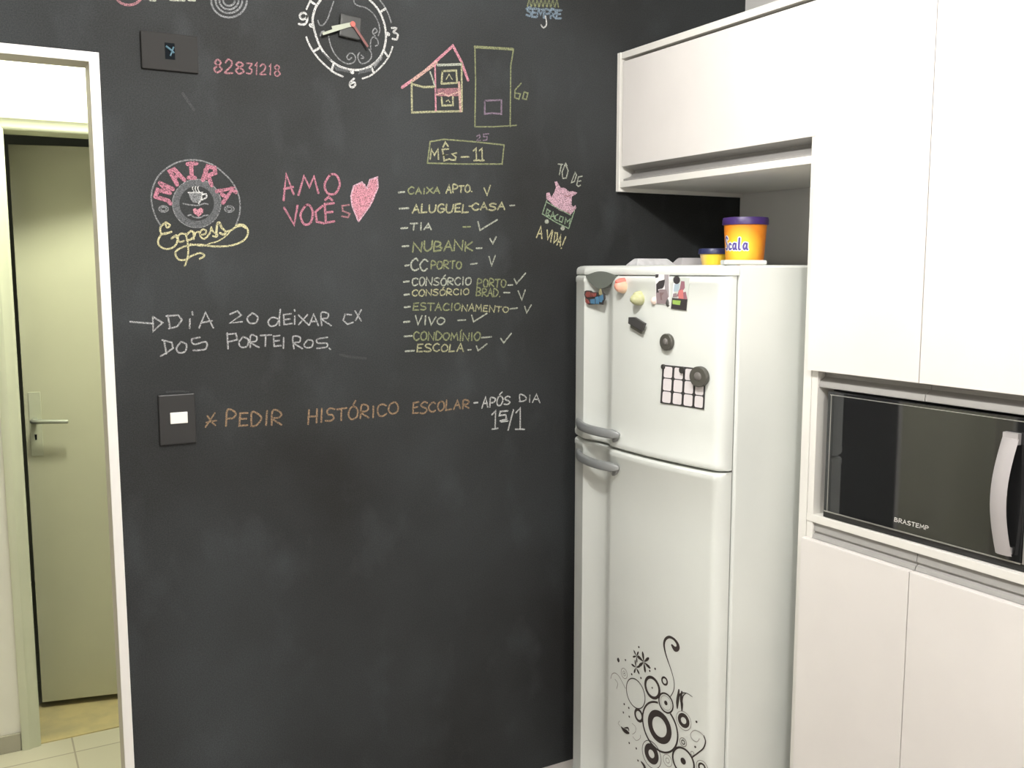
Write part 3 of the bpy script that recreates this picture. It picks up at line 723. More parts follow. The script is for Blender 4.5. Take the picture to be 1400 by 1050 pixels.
# ------------------------------------------------------------------ lettering
FONT = {
 'A': [[(0,0),(.5,1),(1,0)],[(.2,.38),(.8,.38)]], 'B': [[(0,0),(.05,1),(.7,.95),(.8,.75),(.55,.55),(.05,.52)],[(.55,.53),(.98,.35),(.85,.08),(0,0)]],
 'C': [[(.95,.85),(.6,1),(.2,.85),(0,.5),(.2,.12),(.6,0),(.98,.15)]], 'D': [[(.05,0),(.05,1),(.55,.92),(.98,.6),(.9,.3),(.5,.05),(0,0)]],
 'E': [[(.95,1),(.05,.95),(0,0),(.98,.03)],[(.02,.5),(.75,.53)]], 'G': [[(.9,.9),(.5,1),(.1,.8),(0,.4),(.2,.05),(.6,0),(.9,.2),(.9,.45),(.5,.45)]],
 'H': [[(0,0),(.05,1)],[(.95,0),(.95,1)],[(.02,.5),(.95,.5)]], 'I': [[(.5,0),(.5,1)]], 'K': [[(.05,0),(.05,1)],[(.95,1),(.08,.45),(1,0)]],
 'L': [[(.05,1),(0,0),(.95,.05)]], 'M': [[(0,0),(.12,1),(.5,.3),(.85,1),(1,0)]], 'N': [[(0,0),(.05,1),(.92,0),(1,1)]],
 'O': [[(.5,1),(.15,.85),(0,.45),(.2,.08),(.55,0),(.9,.2),(1,.6),(.8,.92),(.45,1)]], 'P': [[(.05,0),(.08,1),(.7,.98),(.95,.75),(.7,.5),(.08,.45)]],
 'R': [[(.05,0),(.08,1),(.7,.98),(.92,.75),(.7,.52),(.08,.48),(1,0)]], 'S': [[(.95,.9),(.5,1),(.1,.8),(.3,.55),(.75,.45),(.95,.2),(.6,0),(.0,.08)]],
 'T': [[(0,.97),(1,1)],[(.5,1),(.45,0)]], 'U': [[(.05,1),(.02,.3),(.3,0),(.7,.05),(.95,.35),(1,1)]], 'V': [[(0,1),(.45,0),(1,1)]],
 'X': [[(0,0),(1,1)],[(0,1),(1,0)]], '0': [[(.5,1),(.1,.7),(.1,.3),(.5,0),(.9,.3),(.9,.7),(.5,1)]], '1': [[(.2,.75),(.6,1),(.55,0)]],
 '2': [[(.05,.75),(.4,1),(.85,.8),(.7,.45),(.05,.02),(.95,.05)]], '3': [[(.1,.95),(.85,.95),(.45,.58),(.9,.4),(.7,.05),(.05,.05)]],
 '5': [[(.95,1),(.2,.95),(.15,.55),(.7,.6),(.9,.3),(.6,.02),(.05,.05)]], '6': [[(.8,1),(.3,.75),(.05,.35),(.3,.02),(.8,.08),(.9,.35),(.5,.5),(.1,.3)]],
 '8': [[(.5,.52),(.1,.75),(.45,1),(.85,.78),(.5,.52),(.05,.25),(.45,0),(.95,.25),(.5,.52)]], '9': [[(.9,.7),(.5,1),(.1,.75),(.3,.5),(.85,.65),(.9,.4),(.6,0),(.15,.05)]],
 '!': [[(.6,1),(.45,.3)],[(.42,.06),(.40,.0)]], '.': [[(.3,0),(.4,.04)]], '-': [[(0,.42),(1,.45)]], '/': [[(0,0),(1,1)]],
 'd': [[(.75,.5),(.4,.62),(.05,.35),(.2,.02),(.65,.1),(.85,.4),(.95,1)],[(.9,.7),(.85,.2),(1,0)]], 's': [[(.9,.6),(.4,.66),(.15,.5),(.8,.25),(.55,0),(.05,.04)]],
 'i': [[(.5,0),(.5,.65)],[(.5,.85),(.52,.9)]],
}
ACC = {'Ó': ('O', [(.45,1.15),(.75,1.42)]), 'Ê': ('E', [(.2,1.12),(.5,1.4),(.8,1.12)]), 'Í': ('I', [(.3,1.15),(.9,1.4)]), 'Ô': ('O', [(.2,1.12),(.5,1.4),(.8,1.12)])}
WID = {'I': .35, '.': .3, '1': .6, '!': .4, 'i': .4, ' ': .6, 'M': 1.2, 'N': 1.05, '-': .7, '/': .6, 'L': .85, 'E': .85}
def text_strokes(s, x0, y0, x1, y1, h0, h1=None, slant=.05, gap=.28, jit=.05):
    """pixel polylines for hand lettering on a baseline (x0,y0)-(x1,y1)"""
    if h1 is None: h1 = h0
    tot = sum(WID.get(ACC.get(c, (c,))[0], 1) for c in s)+gap*(len(s)-1); pos = 0; out = []
    ux, uy = (x1-x0)/tot, (y1-y0)/tot
    for c in s:
        base, acc = (ACC[c][0], [ACC[c][1]]) if c in ACC else (c, [])
        wd = WID.get(base, 1)
        if base in FONT:
            jh = 1+random.uniform(-.09, .09); jy = random.uniform(-.05, .05)
            for pl in FONT[base]+acc:
                q = []
                for (a, b) in pl:
                    a += random.uniform(-jit, jit); b = b*jh+jy+random.uniform(-jit, jit)*.6
                    t = pos+a*wd; fr_ = t/tot; h = h0*(1-fr_)+h1*fr_
                    q.append((x0+ux*t+b*h*slant, y0+uy*t-b*h))
                out.append(q)
        pos += wd+gap
    return out

CH = {'yellow': chalk('yellow_chalk', (.43, .42, .25)), 'olive': chalk('olive_chalk', (.27, .29, .15), .28, .64), 'pale': chalk('pale_chalk', (.44, .46, .38), .28, .64), 'white': chalk('white_chalk', (.60, .60, .58)), 'grey': chalk('grey_chalk', (.26, .265, .27), .3, .66),
      'softwhite': chalk('soft_white_chalk', (.44, .44, .44)),
      'pink': chalk('pink_chalk', (.62, .27, .33)), 'dullpink': chalk('dull_pink_chalk', (.36, .17, .19)), 'rose': chalk('rose_chalk', (.48, .19, .25)), 'violet': chalk('violet_chalk', (.23, .17, .23)), 'orange': chalk('orange_chalk', (.33, .22, .13)),
      'cream': chalk('cream_chalk', (.60, .56, .32)), 'green': chalk('green_chalk', (.28, .38, .25)), 'blue': chalk('blue_chalk', (.22, .29, .36)), 'faint': chalk('faint_chalk', (.07, .07, .073), .3, .7), 'lilac': chalk('lilac_chalk', (.66, .42, .50)),
      'slate': chalk('slate_chalk', (.14, .145, .15), .25, .7), 'peach': chalk('peach_chalk', (.60, .38, .33)), 'brown': chalk('brown_red_chalk', (.16, .075, .075))}
WPX = 0.00229     # one photo pixel on the wall, in metres
LAY = [0.0007]
def wsurf(a, b): return (a, -LAY[0], b)
def W(p):
    q = at(p[0], p[1], 1, 0.0); return (q.x, q.z)+tuple(p[2:])
def cstroke(mb, pts, wpx=2.2, mi=0, curve=False):
    q = [W(p) for p in pts]
    if curve: q = spline(q, 5)
    LAY[0] += 0.000006; ribbon(mb, q, wpx*WPX, wsurf, mi)
def cfill(mb, pts, mi=0, curve=False):
    q = [W(p) for p in pts]
    if curve: q = spline(q+[q[0]], 4)[:-1]
    LAY[0] += 0.000006; mb.add([wsurf(*p[:2]) for p in q], [tuple(range(len(q)))], mi)
def drawing(name, label, mats, fn, parent=None):
    LAY[0] = 0.0006; m = MB(); fn(m)
    o = m.build(name, [CH[k] for k in mats], parent or wall_back); o['label'] = label; return o
def ctext(mb, *a, w=2.2, mi=0, **k):
    for q in text_strokes(*a, **k): cstroke(mb, q, w, mi, len(q) >= 6)

# --- number
drawing('chalk_number', 'pink chalk number 82831218', ['rose', 'dullpink'], lambda m: (ctext(m, '828', 292, 98, 333, 100.5, 18, 17, w=1.9, mi=1), ctext(m, '31218', 336, 101, 383, 104, 16, 14, w=1.6, mi=1)))
# --- MAIRA express badge
zl = lambda *P: [(200+a/9.655, 212+b/9.655) for a, b in P]
ze = lambda *P: [(200+a/9.333, 295+b/9.333) for a, b in P]
def logo(m):
    cstroke(m, zl((190, 930), (130, 830), (85, 700), (65, 560), (85, 430), (150, 290), (260, 180), (400, 100), (560, 65), (720, 75), (880, 130), (1010, 230), (1120, 340), (1200, 480), (1235, 620), (1230, 780), (1180, 930)), 1.6, 1, True)
    n = 44
    for k in range(n):
        a, b = 2*math.pi*k/n, 2*math.pi*(k+1)/n
        P = [(665+rx*math.cos(t), 640+ry*math.sin(t)) for rx, ry, t in ((318, 320, a), (318, 320, b), (228, 228, b), (228, 228, a))]
        cfill(m, zl(*P), 2)
    cstroke(m, zl(*[(665+320*math.cos(2*math.pi*k/30), 640+320*math.sin(2*math.pi*k/30)) for k in range(31)]), 1.0, 1)
    big = 4.4
    for P in (((318, 640), (285, 600), (120, 550)), ((120, 550), (150, 460), (310, 500)), ((310, 500), (180, 370)), ((180, 370), (350, 450)),
              ((405, 390), (310, 215), (370, 190), (500, 330)), ((370, 300), (430, 265)), ((330, 240), (400, 370)), ((590, 110), (600, 300)), ((545, 120), (660, 110)), ((560, 300), (640, 300)),
              ((745, 330), (810, 150), (900, 170), (910, 235), (820, 270), (860, 400)), ((780, 200), (790, 300)), ((930, 480), (1140, 440), (1010, 630)), ((1000, 520), (1060, 560)), ((1120, 440), (1180, 490))):
        cstroke(m, zl(*P), big, 0)
    for cx, cy in ((228, 712), (1095, 712)):
        for rr in (1, .55): cstroke(m, zl(*[(cx+62*rr*math.cos(2*math.pi*k/14), cy+42*rr*math.sin(2*math.pi*k/14)) for k in range(15)]), 1.4, 1)
drawing('chalk_logo', 'pink and grey chalk badge lettered MAIRA in a circle', ['rose', 'grey', 'slate'], logo)
def cup(m):
    cfill(m, zl((555, 495), (745, 495), (735, 570), (700, 630), (620, 630), (575, 570)), 0)
    cstroke(m, zl((555, 495), (740, 495), (725, 590), (690, 640)), 1.5, 1)
    cstroke(m, zl((745, 520), (790, 515), (790, 560), (735, 590)), 1.6, 1, True)
    for x in (620, 655, 690): cstroke(m, zl((x+10, 490), (x-12, 430), (x+25, 380), (x+5, 320)), 1.1, 1, True)
    cstroke(m, zl((480, 640), (560, 655), (680, 665), (760, 640), (815, 650)), 1.5, 0, True)
    cstroke(m, zl((550, 800), (590, 790), (630, 820), (710, 825), (760, 800), (815, 795)), 1.5, 0, True)
    LAY[0] += .000003
    cfill(m, zl((680, 720), (715, 695), (750, 710), (750, 760), (690, 815), (625, 765), (615, 715), (645, 700)), 2)
drawing('chalk_cup', 'grey chalk steaming cup over a small pink heart', ['grey', 'white', 'pink'], cup)
def express(m):
    for P, wd in (((( 245, 80), (300, 120), (265, 150), (235, 100), (185, 140), (180, 200), (215, 235), (320, 205)), 2.0), (((300, 215), (200, 235), (150, 320), (175, 390), (265, 425), (360, 390), (400, 310), (385, 250), (320, 290)), 2.0),
                  (((325, 290), (370, 262), (400, 295), (430, 335), (480, 320)), 1.9), (((485, 232), (440, 228), (410, 262), (395, 330)), 1.9), (((500, 230), (525, 330), (535, 450), (520, 560), (490, 640)), 1.8), (((510, 250), (570, 195), (620, 240), (570, 300), (515, 310)), 2.2),
                  (((605, 300), (600, 205)), 1.9), (((605, 250), (630, 215), (665, 205), (680, 225)), 1.9), (((690, 245), (745, 235), (765, 195), (725, 172), (690, 205), (690, 260), (735, 295), (790, 255)), 1.9), (((780, 262), (815, 210), (830, 150), (850, 200), (905, 235), (890, 268), (850, 258)), 2.0),
                  (((890, 260), (905, 110), (935, 90), (960, 150), (1010, 200), (990, 240), (940, 220)), 2.4), (((1000, 205), (1080, 185), (1150, 140), (1240, 120), (1295, 180), (1280, 270), (1200, 340), (1050, 385), (850, 390), (700, 370), (560, 375), (440, 410), (370, 470), (410, 555), (500, 560), (580, 510), (690, 475), (740, 510), (680, 550)), 2.0),
                  (((1070, 200), (1000, 270), (900, 330), (820, 350), (720, 385), (560, 360)), 1.4)):
        cstroke(m, ze(*P), wd, 0, True)
    cstroke(m, ze((1150, 130), (1220, 120), (1270, 150)), 3.6, 0, True)
drawing('chalk_script', 'pale yellow chalk script reading Express with a curling tail', ['cream'], express)
# --- AMO VOCES and heart
za = lambda *P: [(180+a/3.684, 200+b/3.684) for a, b in P]
def amo(m):
    for P in (((765, 272), (778, 140), (815, 240)), ((768, 215), (812, 205)), ((840, 245), (868, 150), (895, 205), (918, 152), (940, 235)), ((1000, 142), (972, 190), (985, 235), (1025, 238), (1048, 190), (1030, 145), (1000, 142)),
              ((768, 310), (818, 395), (835, 298)), ((875, 298), (850, 345), (868, 392), (900, 385), (912, 335), (895, 297), (875, 298)), ((962, 300), (925, 330), (932, 380), (968, 388)), ((972, 290), (978, 385), (1020, 378)), ((975, 335), (1012, 330)), ((972, 292), (1018, 287)), ((975, 270), (992, 255), (1010, 272))):
        cstroke(m, za(*P), 2.6, 0, len(P) >= 6)
    cstroke(m, za((1095, 295), (1060, 300), (1062, 325), (1098, 340), (1090, 358), (1058, 352)), 2.0, 1)
drawing('chalk_writing', 'pink chalk words AMO VOCÊS beside the pink heart', ['rose', 'dullpink'], amo)
drawing('chalk_heart', 'solid pink chalk heart', ['pink', 'lilac'], lambda m: (cfill(m, za((1104, 255), (1115, 205), (1150, 180), (1175, 190), (1185, 210), (1202, 168), (1235, 155), (1243, 205), (1215, 280), (1165, 340), (1142, 378), (1112, 300)), 0), cstroke(m, za((1142, 380), (1110, 300), (1104, 250), (1118, 200), (1160, 180), (1185, 212), (1200, 168), (1238, 155), (1240, 210), (1200, 300), (1142, 380)), 1.6, 1)))
# --- house
zh_ = lambda *P: [(530+a/4.828, 30+b/4.828) for a, b in P]
def house(m):
    cfill(m, zh_((325, 440), (480, 435), (485, 490), (330, 490)), 2)
    LAY[0] += .000003
    for P, wd, k in ((((95, 432), (240, 330), (430, 158), (485, 260), (530, 385)), 3.4, 0), (((165, 385), (320, 270)), 4.0, 3), (((157, 395), (160, 598), (325, 592), (490, 590), (487, 270)), 2.4, 1), (((312, 280), (317, 585)), 2.2, 0), (((165, 412), (235, 430), (310, 428)), 2.6, 1),
                     (((330, 285), (480, 280)), 3.0, 4), (((360, 325), (452, 320), (458, 402), (355, 408), (360, 325)), 2.4, 1), (((385, 380), (405, 345), (425, 380)), 1.2, 1), (((355, 500), (360, 552), (430, 550), (430, 495)), 2.4, 1), (((385, 525), (400, 515), (410, 530)), 1.2, 1), (((470, 400), (480, 590)), 3.0, 3), (((280, 330), (310, 420)), 2.0, 4), (((325, 480), (360, 470), (400, 490), (470, 460)), 1.8, 3)):
        cstroke(m, zh_(*P), wd, k)
drawing('chalk_house', 'pink and yellow chalk drawing of a two-storey house', ['pink', 'yellow', 'dullpink', 'peach', 'pale'], house)
def rect60(m):
    cstroke(m, zh_((575, 690), (580, 400), (575, 162)), 1.8, 0); cstroke(m, zh_((575, 165), (825, 180)), 3.4, 0); cstroke(m, zh_((830, 180), (812, 290), (808, 690)), 1.8, 0); cstroke(m, zh_((575, 692), (700, 692), (850, 682)), 1.6, 0)
    cstroke(m, zh_((640, 520), (750, 516), (750, 608), (690, 602), (640, 608), (640, 520)), 2.2, 1)
    for P in (((880, 405), (840, 450), (838, 500), (865, 510), (875, 475), (845, 470)), ((900, 465), (890, 505), (915, 512), (925, 470), (900, 462))): cstroke(m, zh_(*P), 1.8, 0)
    for P in (((588, 755), (605, 745), (610, 760), (588, 782), (612, 782)), ((668, 738), (632, 742), (632, 758), (655, 758), (655, 778), (630, 782))): cstroke(m, zh_(*P), 1.6, 1)
drawing('chalk_rectangle', 'olive chalk rectangle marked 60 and 25 right of the house', ['olive', 'violet'], rect60)
def mes(m):
    cstroke(m, zh_((262, 932), (280, 790), (370, 775), (560, 790), (768, 812), (755, 938), (500, 938), (262, 932)), 1.8, 1)
    for P in (((280, 905), (288, 840), (308, 880), (332, 838), (335, 905)), ((400, 838), (360, 842), (368, 880), (395, 876), (368, 880), (372, 915), (408, 905)), ((365, 825), (380, 795), (398, 820)), ((455, 865), (425, 872), (450, 892), (445, 912), (415, 910)), ((485, 892), (535, 890)),
              ((565, 850), (583, 835), (585, 915)), ((570, 915), (602, 912)), ((605, 850), (622, 835), (624, 915)), ((608, 916), (635, 914))): cstroke(m, zh_(*P), 2.1, 0)
drawing('chalk_sign', 'yellow green chalk box lettered MÊS-11', ['yellow', 'olive'], mes)
# --- list
zc5 = lambda *P: [(530+a/3.889, 230+b/3.889) for a, b in P]
m = MB()
for a, b, y in ((58, 88, 128), (62, 110, 214), (72, 104, 319), (78, 110, 415), (93, 112, 517), (85, 112, 603), (88, 114, 672), (90, 118, 738), (86, 116, 817), (88, 128, 893), (95, 140, 972)):
    cstroke(m, zc5((a, y+1), (b, y-2)), 2.3)
clist = m.build('chalk_list', [CH['pale']], wall_back); clist['label'] = 'yellow chalk checklist of eleven lines under the boxed month'
LAY[0] += .000004
LINES = [
 ([('CAIXA', 558, 265.5, 601, 264, 9, 8, 'olive', 1.8), ('APTO.', 610, 264.3, 646, 262.5, 10.5, 9, 'yellow', 2.0)], [(512, 105), (528, 143), (545, 92)], 'yellow'),
 ([('ALUGUEL', 564, 291, 640, 290, 11.5, 10, 'yellow', 2.1), ('-', 641, 286, 644, 286, 9, 9, 'yellow', 2), ('CASA', 645, 287.5, 689.5, 286.5, 10, 9.5, 'yellow', 2.1), ('-', 697, 285, 703, 285, 8, 8, 'pale', 2)], None, 'pale'),
 ([('TIA', 561, 314.5, 589.5, 314, 9.5, 8.5, 'pale', 1.9), ('-', 633, 314, 643, 314, 9, 9, 'olive', 2)], [(480, 285), (490, 330), (530, 305), (582, 274)], 'pale'),
 ([('NUBANK', 564.7, 343.8, 645.7, 342.5, 13, 13, 'olive', 2.2), ('-', 651, 343, 658, 343, 9, 9, 'pale', 2)], [(543, 375), (558, 400), (576, 365)], 'pale'),
 ([('CC', 561.5, 370.5, 584, 370, 15, 14, 'pale', 2.1), ('PORTO', 588.6, 367.5, 630.5, 367, 11, 10, 'olive', 1.9), ('-', 643, 365, 652, 364, 9, 9, 'pale', 2)], [(538, 470), (552, 518), (571, 465)], 'pale'),
 ([('CONSÓRCIO', 563, 390.5, 643.6, 389, 10.5, 10, 'pale', 1.8), ('PORTO', 652, 392, 691, 393, 11, 11, 'olive', 1.9), ('-', 694, 394, 700, 394, 9, 9, 'pale', 2)], [(672, 588), (684, 613), (732, 558)], 'pale'),
 ([('CONSÓRCIO', 563.4, 404.8, 640.5, 402.5, 8.5, 8, 'yellow', 1.7), ('BRAD.', 651, 405, 684, 405.5, 10.5, 10, 'olive', 1.8), ('-', 688.6, 404, 696.6, 404, 9, 9, 'pale', 2)], [(693, 652), (712, 700), (730, 648)], 'pale'),
 ([('ESTACIO', 565, 424, 629, 424.5, 10.5, 9, 'olive', 1.8), ('NAMENTO', 631, 425, 694.5, 426.8, 9.5, 7.5, 'yellow', 1.7), ('-', 697, 426, 707, 425, 8, 8, 'pale', 2)], [(728, 735), (738, 768), (762, 727)], 'pale'),
 ([('VIVO', 567, 444, 607, 443.5, 12, 10, 'pale', 1.9), ('-', 625.6, 441, 636, 441, 9, 9, 'pale', 2)], [(446, 782), (456, 816), (526, 772)], 'pale'),
 ([('CONDOMÍNIO', 564.7, 465, 656, 465.5, 11, 10, 'olive', 2.0), ('-', 658, 466, 671, 465, 9, 9, 'pale', 2)], [(600, 905), (616, 928), (656, 878)], 'pale'),
 ([('ESCOLA', 570, 480.8, 633, 480.5, 10.5, 10, 'yellow', 1.9), ('-', 639, 482, 643.5, 482, 9, 9, 'pale', 2)], [(470, 945), (480, 970), (526, 934)], 'pale')]
ORD = ['first', 'second', 'third', 'fourth', 'fifth', 'sixth', 'seventh', 'eighth', 'ninth', 'tenth', 'last']
for i, (words, chk, cc) in enumerate(LINES):
    def fn(m):
        ks = []
        for (s, x0, y0, x1, y1, h0, h1, k, wd) in words:
            if k not in ks: ks.append(k)
            ctext(m, s, x0, y0, x1, y1, h0, h1, w=wd, mi=ks.index(k))
        if chk:
            if cc not in ks: ks.append(cc)
            cstroke(m, zc5(*chk), 2.0, ks.index(cc))
        fn.ks = ks
    m = MB(); fn(m); LAY[0] += .000004
    o = m.build('list_line', [CH[k] for k in fn.ks], clist); o['label'] = '%s line of the chalk checklist%s' % (ORD[i], ' with a tick' if chk else ' without a tick')
# --- pig
zp = lambda *P: [(700+a/7.5, 210+b/7.5) for a, b in P]
def pig(m):
    cfill(m, zp((435, 290), (460, 283), (485, 330), (500, 350), (540, 352), (585, 390), (620, 385), (668, 400), (650, 420), (612, 440), (610, 530), (630, 545), (650, 528), (658, 560), (600, 625), (540, 605), (480, 580), (420, 530), (375, 480), (350, 462), (352, 405), (385, 398), (400, 450), (430, 400), (450, 345)), 0)
    LAY[0] += .000003
    cstroke(m, zp((540, 430), (570, 440), (600, 425)), 1.2, 3); cstroke(m, zp((480, 570), (540, 600), (590, 610)), 1.4, 3)
    cstroke(m, zp((355, 480), (310, 618), (450, 705), (580, 768), (640, 585)), 1.6, 1); cstroke(m, zp((360, 500), (480, 570), (600, 630)), 1.4, 1)
    for P in (((345, 635), (360, 570), (390, 590), (365, 612), (385, 640), (345, 635)), ((395, 660), (420, 600), (435, 670)), ((400, 640), (430, 645)), ((470, 625), (440, 640), (445, 680), (465, 685)), ((495, 640), (480, 690), (510, 705), (525, 655), (495, 640)), ((540, 720), (550, 660), (565, 700), (595, 670), (585, 730))): cstroke(m, zp(*P), 1.7, 1)
    for x, y in ((355, 697), (518, 765)): cfill(m, zp(*[(x+22*math.cos(2*math.pi*k/12), y+24*math.sin(2*math.pi*k/12)) for k in range(12)]), 2)
drawing('chalk_pig', 'pink chalk pig lying in a box lettered BACOM', ['lilac', 'green', 'pale', 'dullpink'], pig)
def tode(m):
    for P in (((472, 108), (520, 112)), ((505, 112), (485, 215)), ((545, 110), (512, 190), (520, 255), (555, 250), (575, 175), (548, 112)), ((535, 130), (550, 100), (562, 125)), ((648, 190), (605, 300), (640, 285), (660, 220), (645, 190)), ((718, 232), (680, 240), (662, 320), (678, 338), (700, 325)), ((672, 285), (705, 280))): cstroke(m, zp(*P), 1.7, 0)
    for P in (((250, 860), (295, 745), (305, 870)), ((268, 822), (305, 820)), ((360, 785), (365, 880), (412, 785)), ((415, 795), (395, 905)), ((440, 810), (428, 915), (462, 880), (465, 815), (440, 810)), ((460, 935), (500, 830), (492, 950)), ((470, 905), (498, 905)), ((550, 855), (515, 940)), ((505, 968), (502, 972))): cstroke(m, zp(*P), 1.9, 1)
drawing('chalk_writing', 'white and cream chalk words TÔ DE and A VIDA! round the pig', ['pale', 'cream'], tode)
# --- notes
zd = lambda *P: [(160+a/3.889, 400+b/3.889) for a, b in P]
def note(m):
    for P in (((70, 155), (192, 165)), ((190, 128), (192, 206), (242, 160), (190, 128)), ((270, 122), (282, 190)), ((262, 125), (325, 120), (345, 145), (320, 180), (275, 192)), ((388, 140), (386, 190)), ((400, 103), (402, 118)), ((436, 188), (470, 105), (512, 188)), ((450, 160), (505, 150)),
              ((600, 115), (640, 98), (660, 120), (600, 162), (665, 155)), ((720, 108), (692, 135), (705, 162), (738, 160), (748, 130), (720, 108)), ((858, 140), (825, 132), (803, 155), (815, 178), (845, 172), (860, 145)), ((868, 90), (862, 140), (864, 174)), ((925, 112), (885, 118), (888, 170), (930, 165)), ((886, 145), (920, 140)), ((945, 125), (944, 168)), ((943, 92), (945, 98)),
              ((965, 120), (1018, 172)), ((1012, 118), (965, 170)), ((1022, 172), (1045, 115), (1070, 175)), ((1030, 155), (1062, 152)), ((1088, 175), (1085, 108), (1122, 112), (1118, 135), (1090, 142), (1138, 175)), ((1245, 118), (1212, 115), (1202, 148), (1225, 168), (1255, 158)), ((1265, 98), (1298, 150)), ((1298, 92), (1268, 148)),
              ((250, 255), (262, 325)), ((240, 252), (290, 265), (298, 295), (260, 322), (232, 338)), ((340, 262), (316, 295), (330, 320), (362, 312), (368, 275), (340, 262)), ((440, 238), (398, 248), (410, 275), (472, 262), (470, 300), (405, 308)),
              ((590, 298), (585, 215)), ((582, 222), (632, 218), (640, 250), (592, 262)), ((670, 235), (648, 265), (660, 290), (690, 285), (698, 250), (670, 235)), ((708, 292), (710, 228), (742, 235), (738, 258), (710, 265), (755, 292)), ((762, 228), (820, 225)), ((790, 228), (788, 285)), ((865, 228), (832, 232), (835, 285), (872, 282)), ((834, 258), (862, 255)), ((886, 240), (884, 296)),
              ((940, 298), (935, 235), (972, 238), (970, 262), (940, 268), (985, 298)), ((1015, 250), (995, 275), (1005, 292), (1035, 288), (1040, 258), (1015, 250)), ((1118, 238), (1065, 248), (1068, 268), (1115, 270), (1112, 290), (1062, 296)), ((1128, 296), (1134, 302))):
        cstroke(m, zd(*P), 1.8, 0, len(P) >= 6)
drawing('chalk_writing', 'white chalk note with an arrow reading DIA 20 dEIXAR CX DOS PORTEIROS', ['softwhite'], note)
def pedir(m):
    for P in (((470, 715), (520, 640)), ((480, 655), (505, 690), (522, 705)), ((475, 690), (528, 680))): cstroke(m, zd(*P), 1.8, 0)
    ctext(m, 'PEDIR', 308, 583, 385, 580, 20, 18, w=2.1); ctext(m, 'HISTÓRICO', 421, 580, 543.5, 566, 20, 15, w=2.1); ctext(m, 'ESCOLAR', 564, 566, 641, 557.5, 15, 12, w=2.1)
drawing('chalk_writing', 'orange chalk line reading * PEDIR HISTÓRICO ESCOLAR', ['orange'], pedir)
za7 = lambda *P: [(500+a/4.667, 500+b/4.667) for a, b in P]
def apos(m):
    ctext(m, '-', 648, 554, 653, 554, 8, 8, w=2.2); ctext(m, 'APÓS', 659, 557, 697, 552.5, 14, 11, w=2.0); ctext(m, 'DiA', 710, 548.5, 737.5, 550.5, 9, 11, w=1.8)
    for P in (((805, 312), (828, 288), (825, 402)), ((806, 405), (842, 400)), ((905, 288), (858, 292), (852, 318), (892, 312), (898, 340), (858, 352)), ((862, 358), (905, 352)), ((908, 410), (942, 280)), ((958, 300), (985, 270), (985, 402)), ((955, 405), (1012, 405))): cstroke(m, za7(*P), 2.2, 0)
drawing('chalk_writing', 'white chalk note reading APÓS DIA 15/1', ['white'], apos)
def sempre(m):
    ctext(m, 'SEMPRE', 719, 22, 767, 26, 11, 12, w=2.6, mi=0, gap=.1); [cstroke(m, [(721+k*5.4, 8.5+.15*k), (723.5+k*5.4, -2), (725.4+k*5.4, 8.5+.15*k)], 1.9, 2) for k in range(8)]
    cstroke(m, [(719, 12), (768, 14)], 2.0, 0)
    cstroke(m, [(745.5, 22), (747, 33), (743, 38), (739.5, 34)], 1.9, 1, True)
drawing('chalk_writing', 'blue chalk word SEMPRE cut by the top of the picture', ['blue', 'white', 'olive'], sempre)
def topswirl(m):
    for r in (24, 18, 13, 8): cstroke(m, [(313+r*1.02*math.cos(2*math.pi*k/28), 0+r*math.sin(2*math.pi*k/28)) for k in range(29)], 2.0, 0)
    cstroke(m, [(176+20*math.cos(2*math.pi*k/24), -12+19*math.sin(2*math.pi*k/24)) for k in range(25)], 2.6, 1)
    for a, b in ((205, 212), (233, 252), (258, 266)): cstroke(m, [(a, 0), (b, .6)], 2.4, 2)
drawing('chalk_rings', 'grey chalk concentric rings at the top beside a pinkish arc', ['grey', 'dullpink', 'pale'], topswirl)
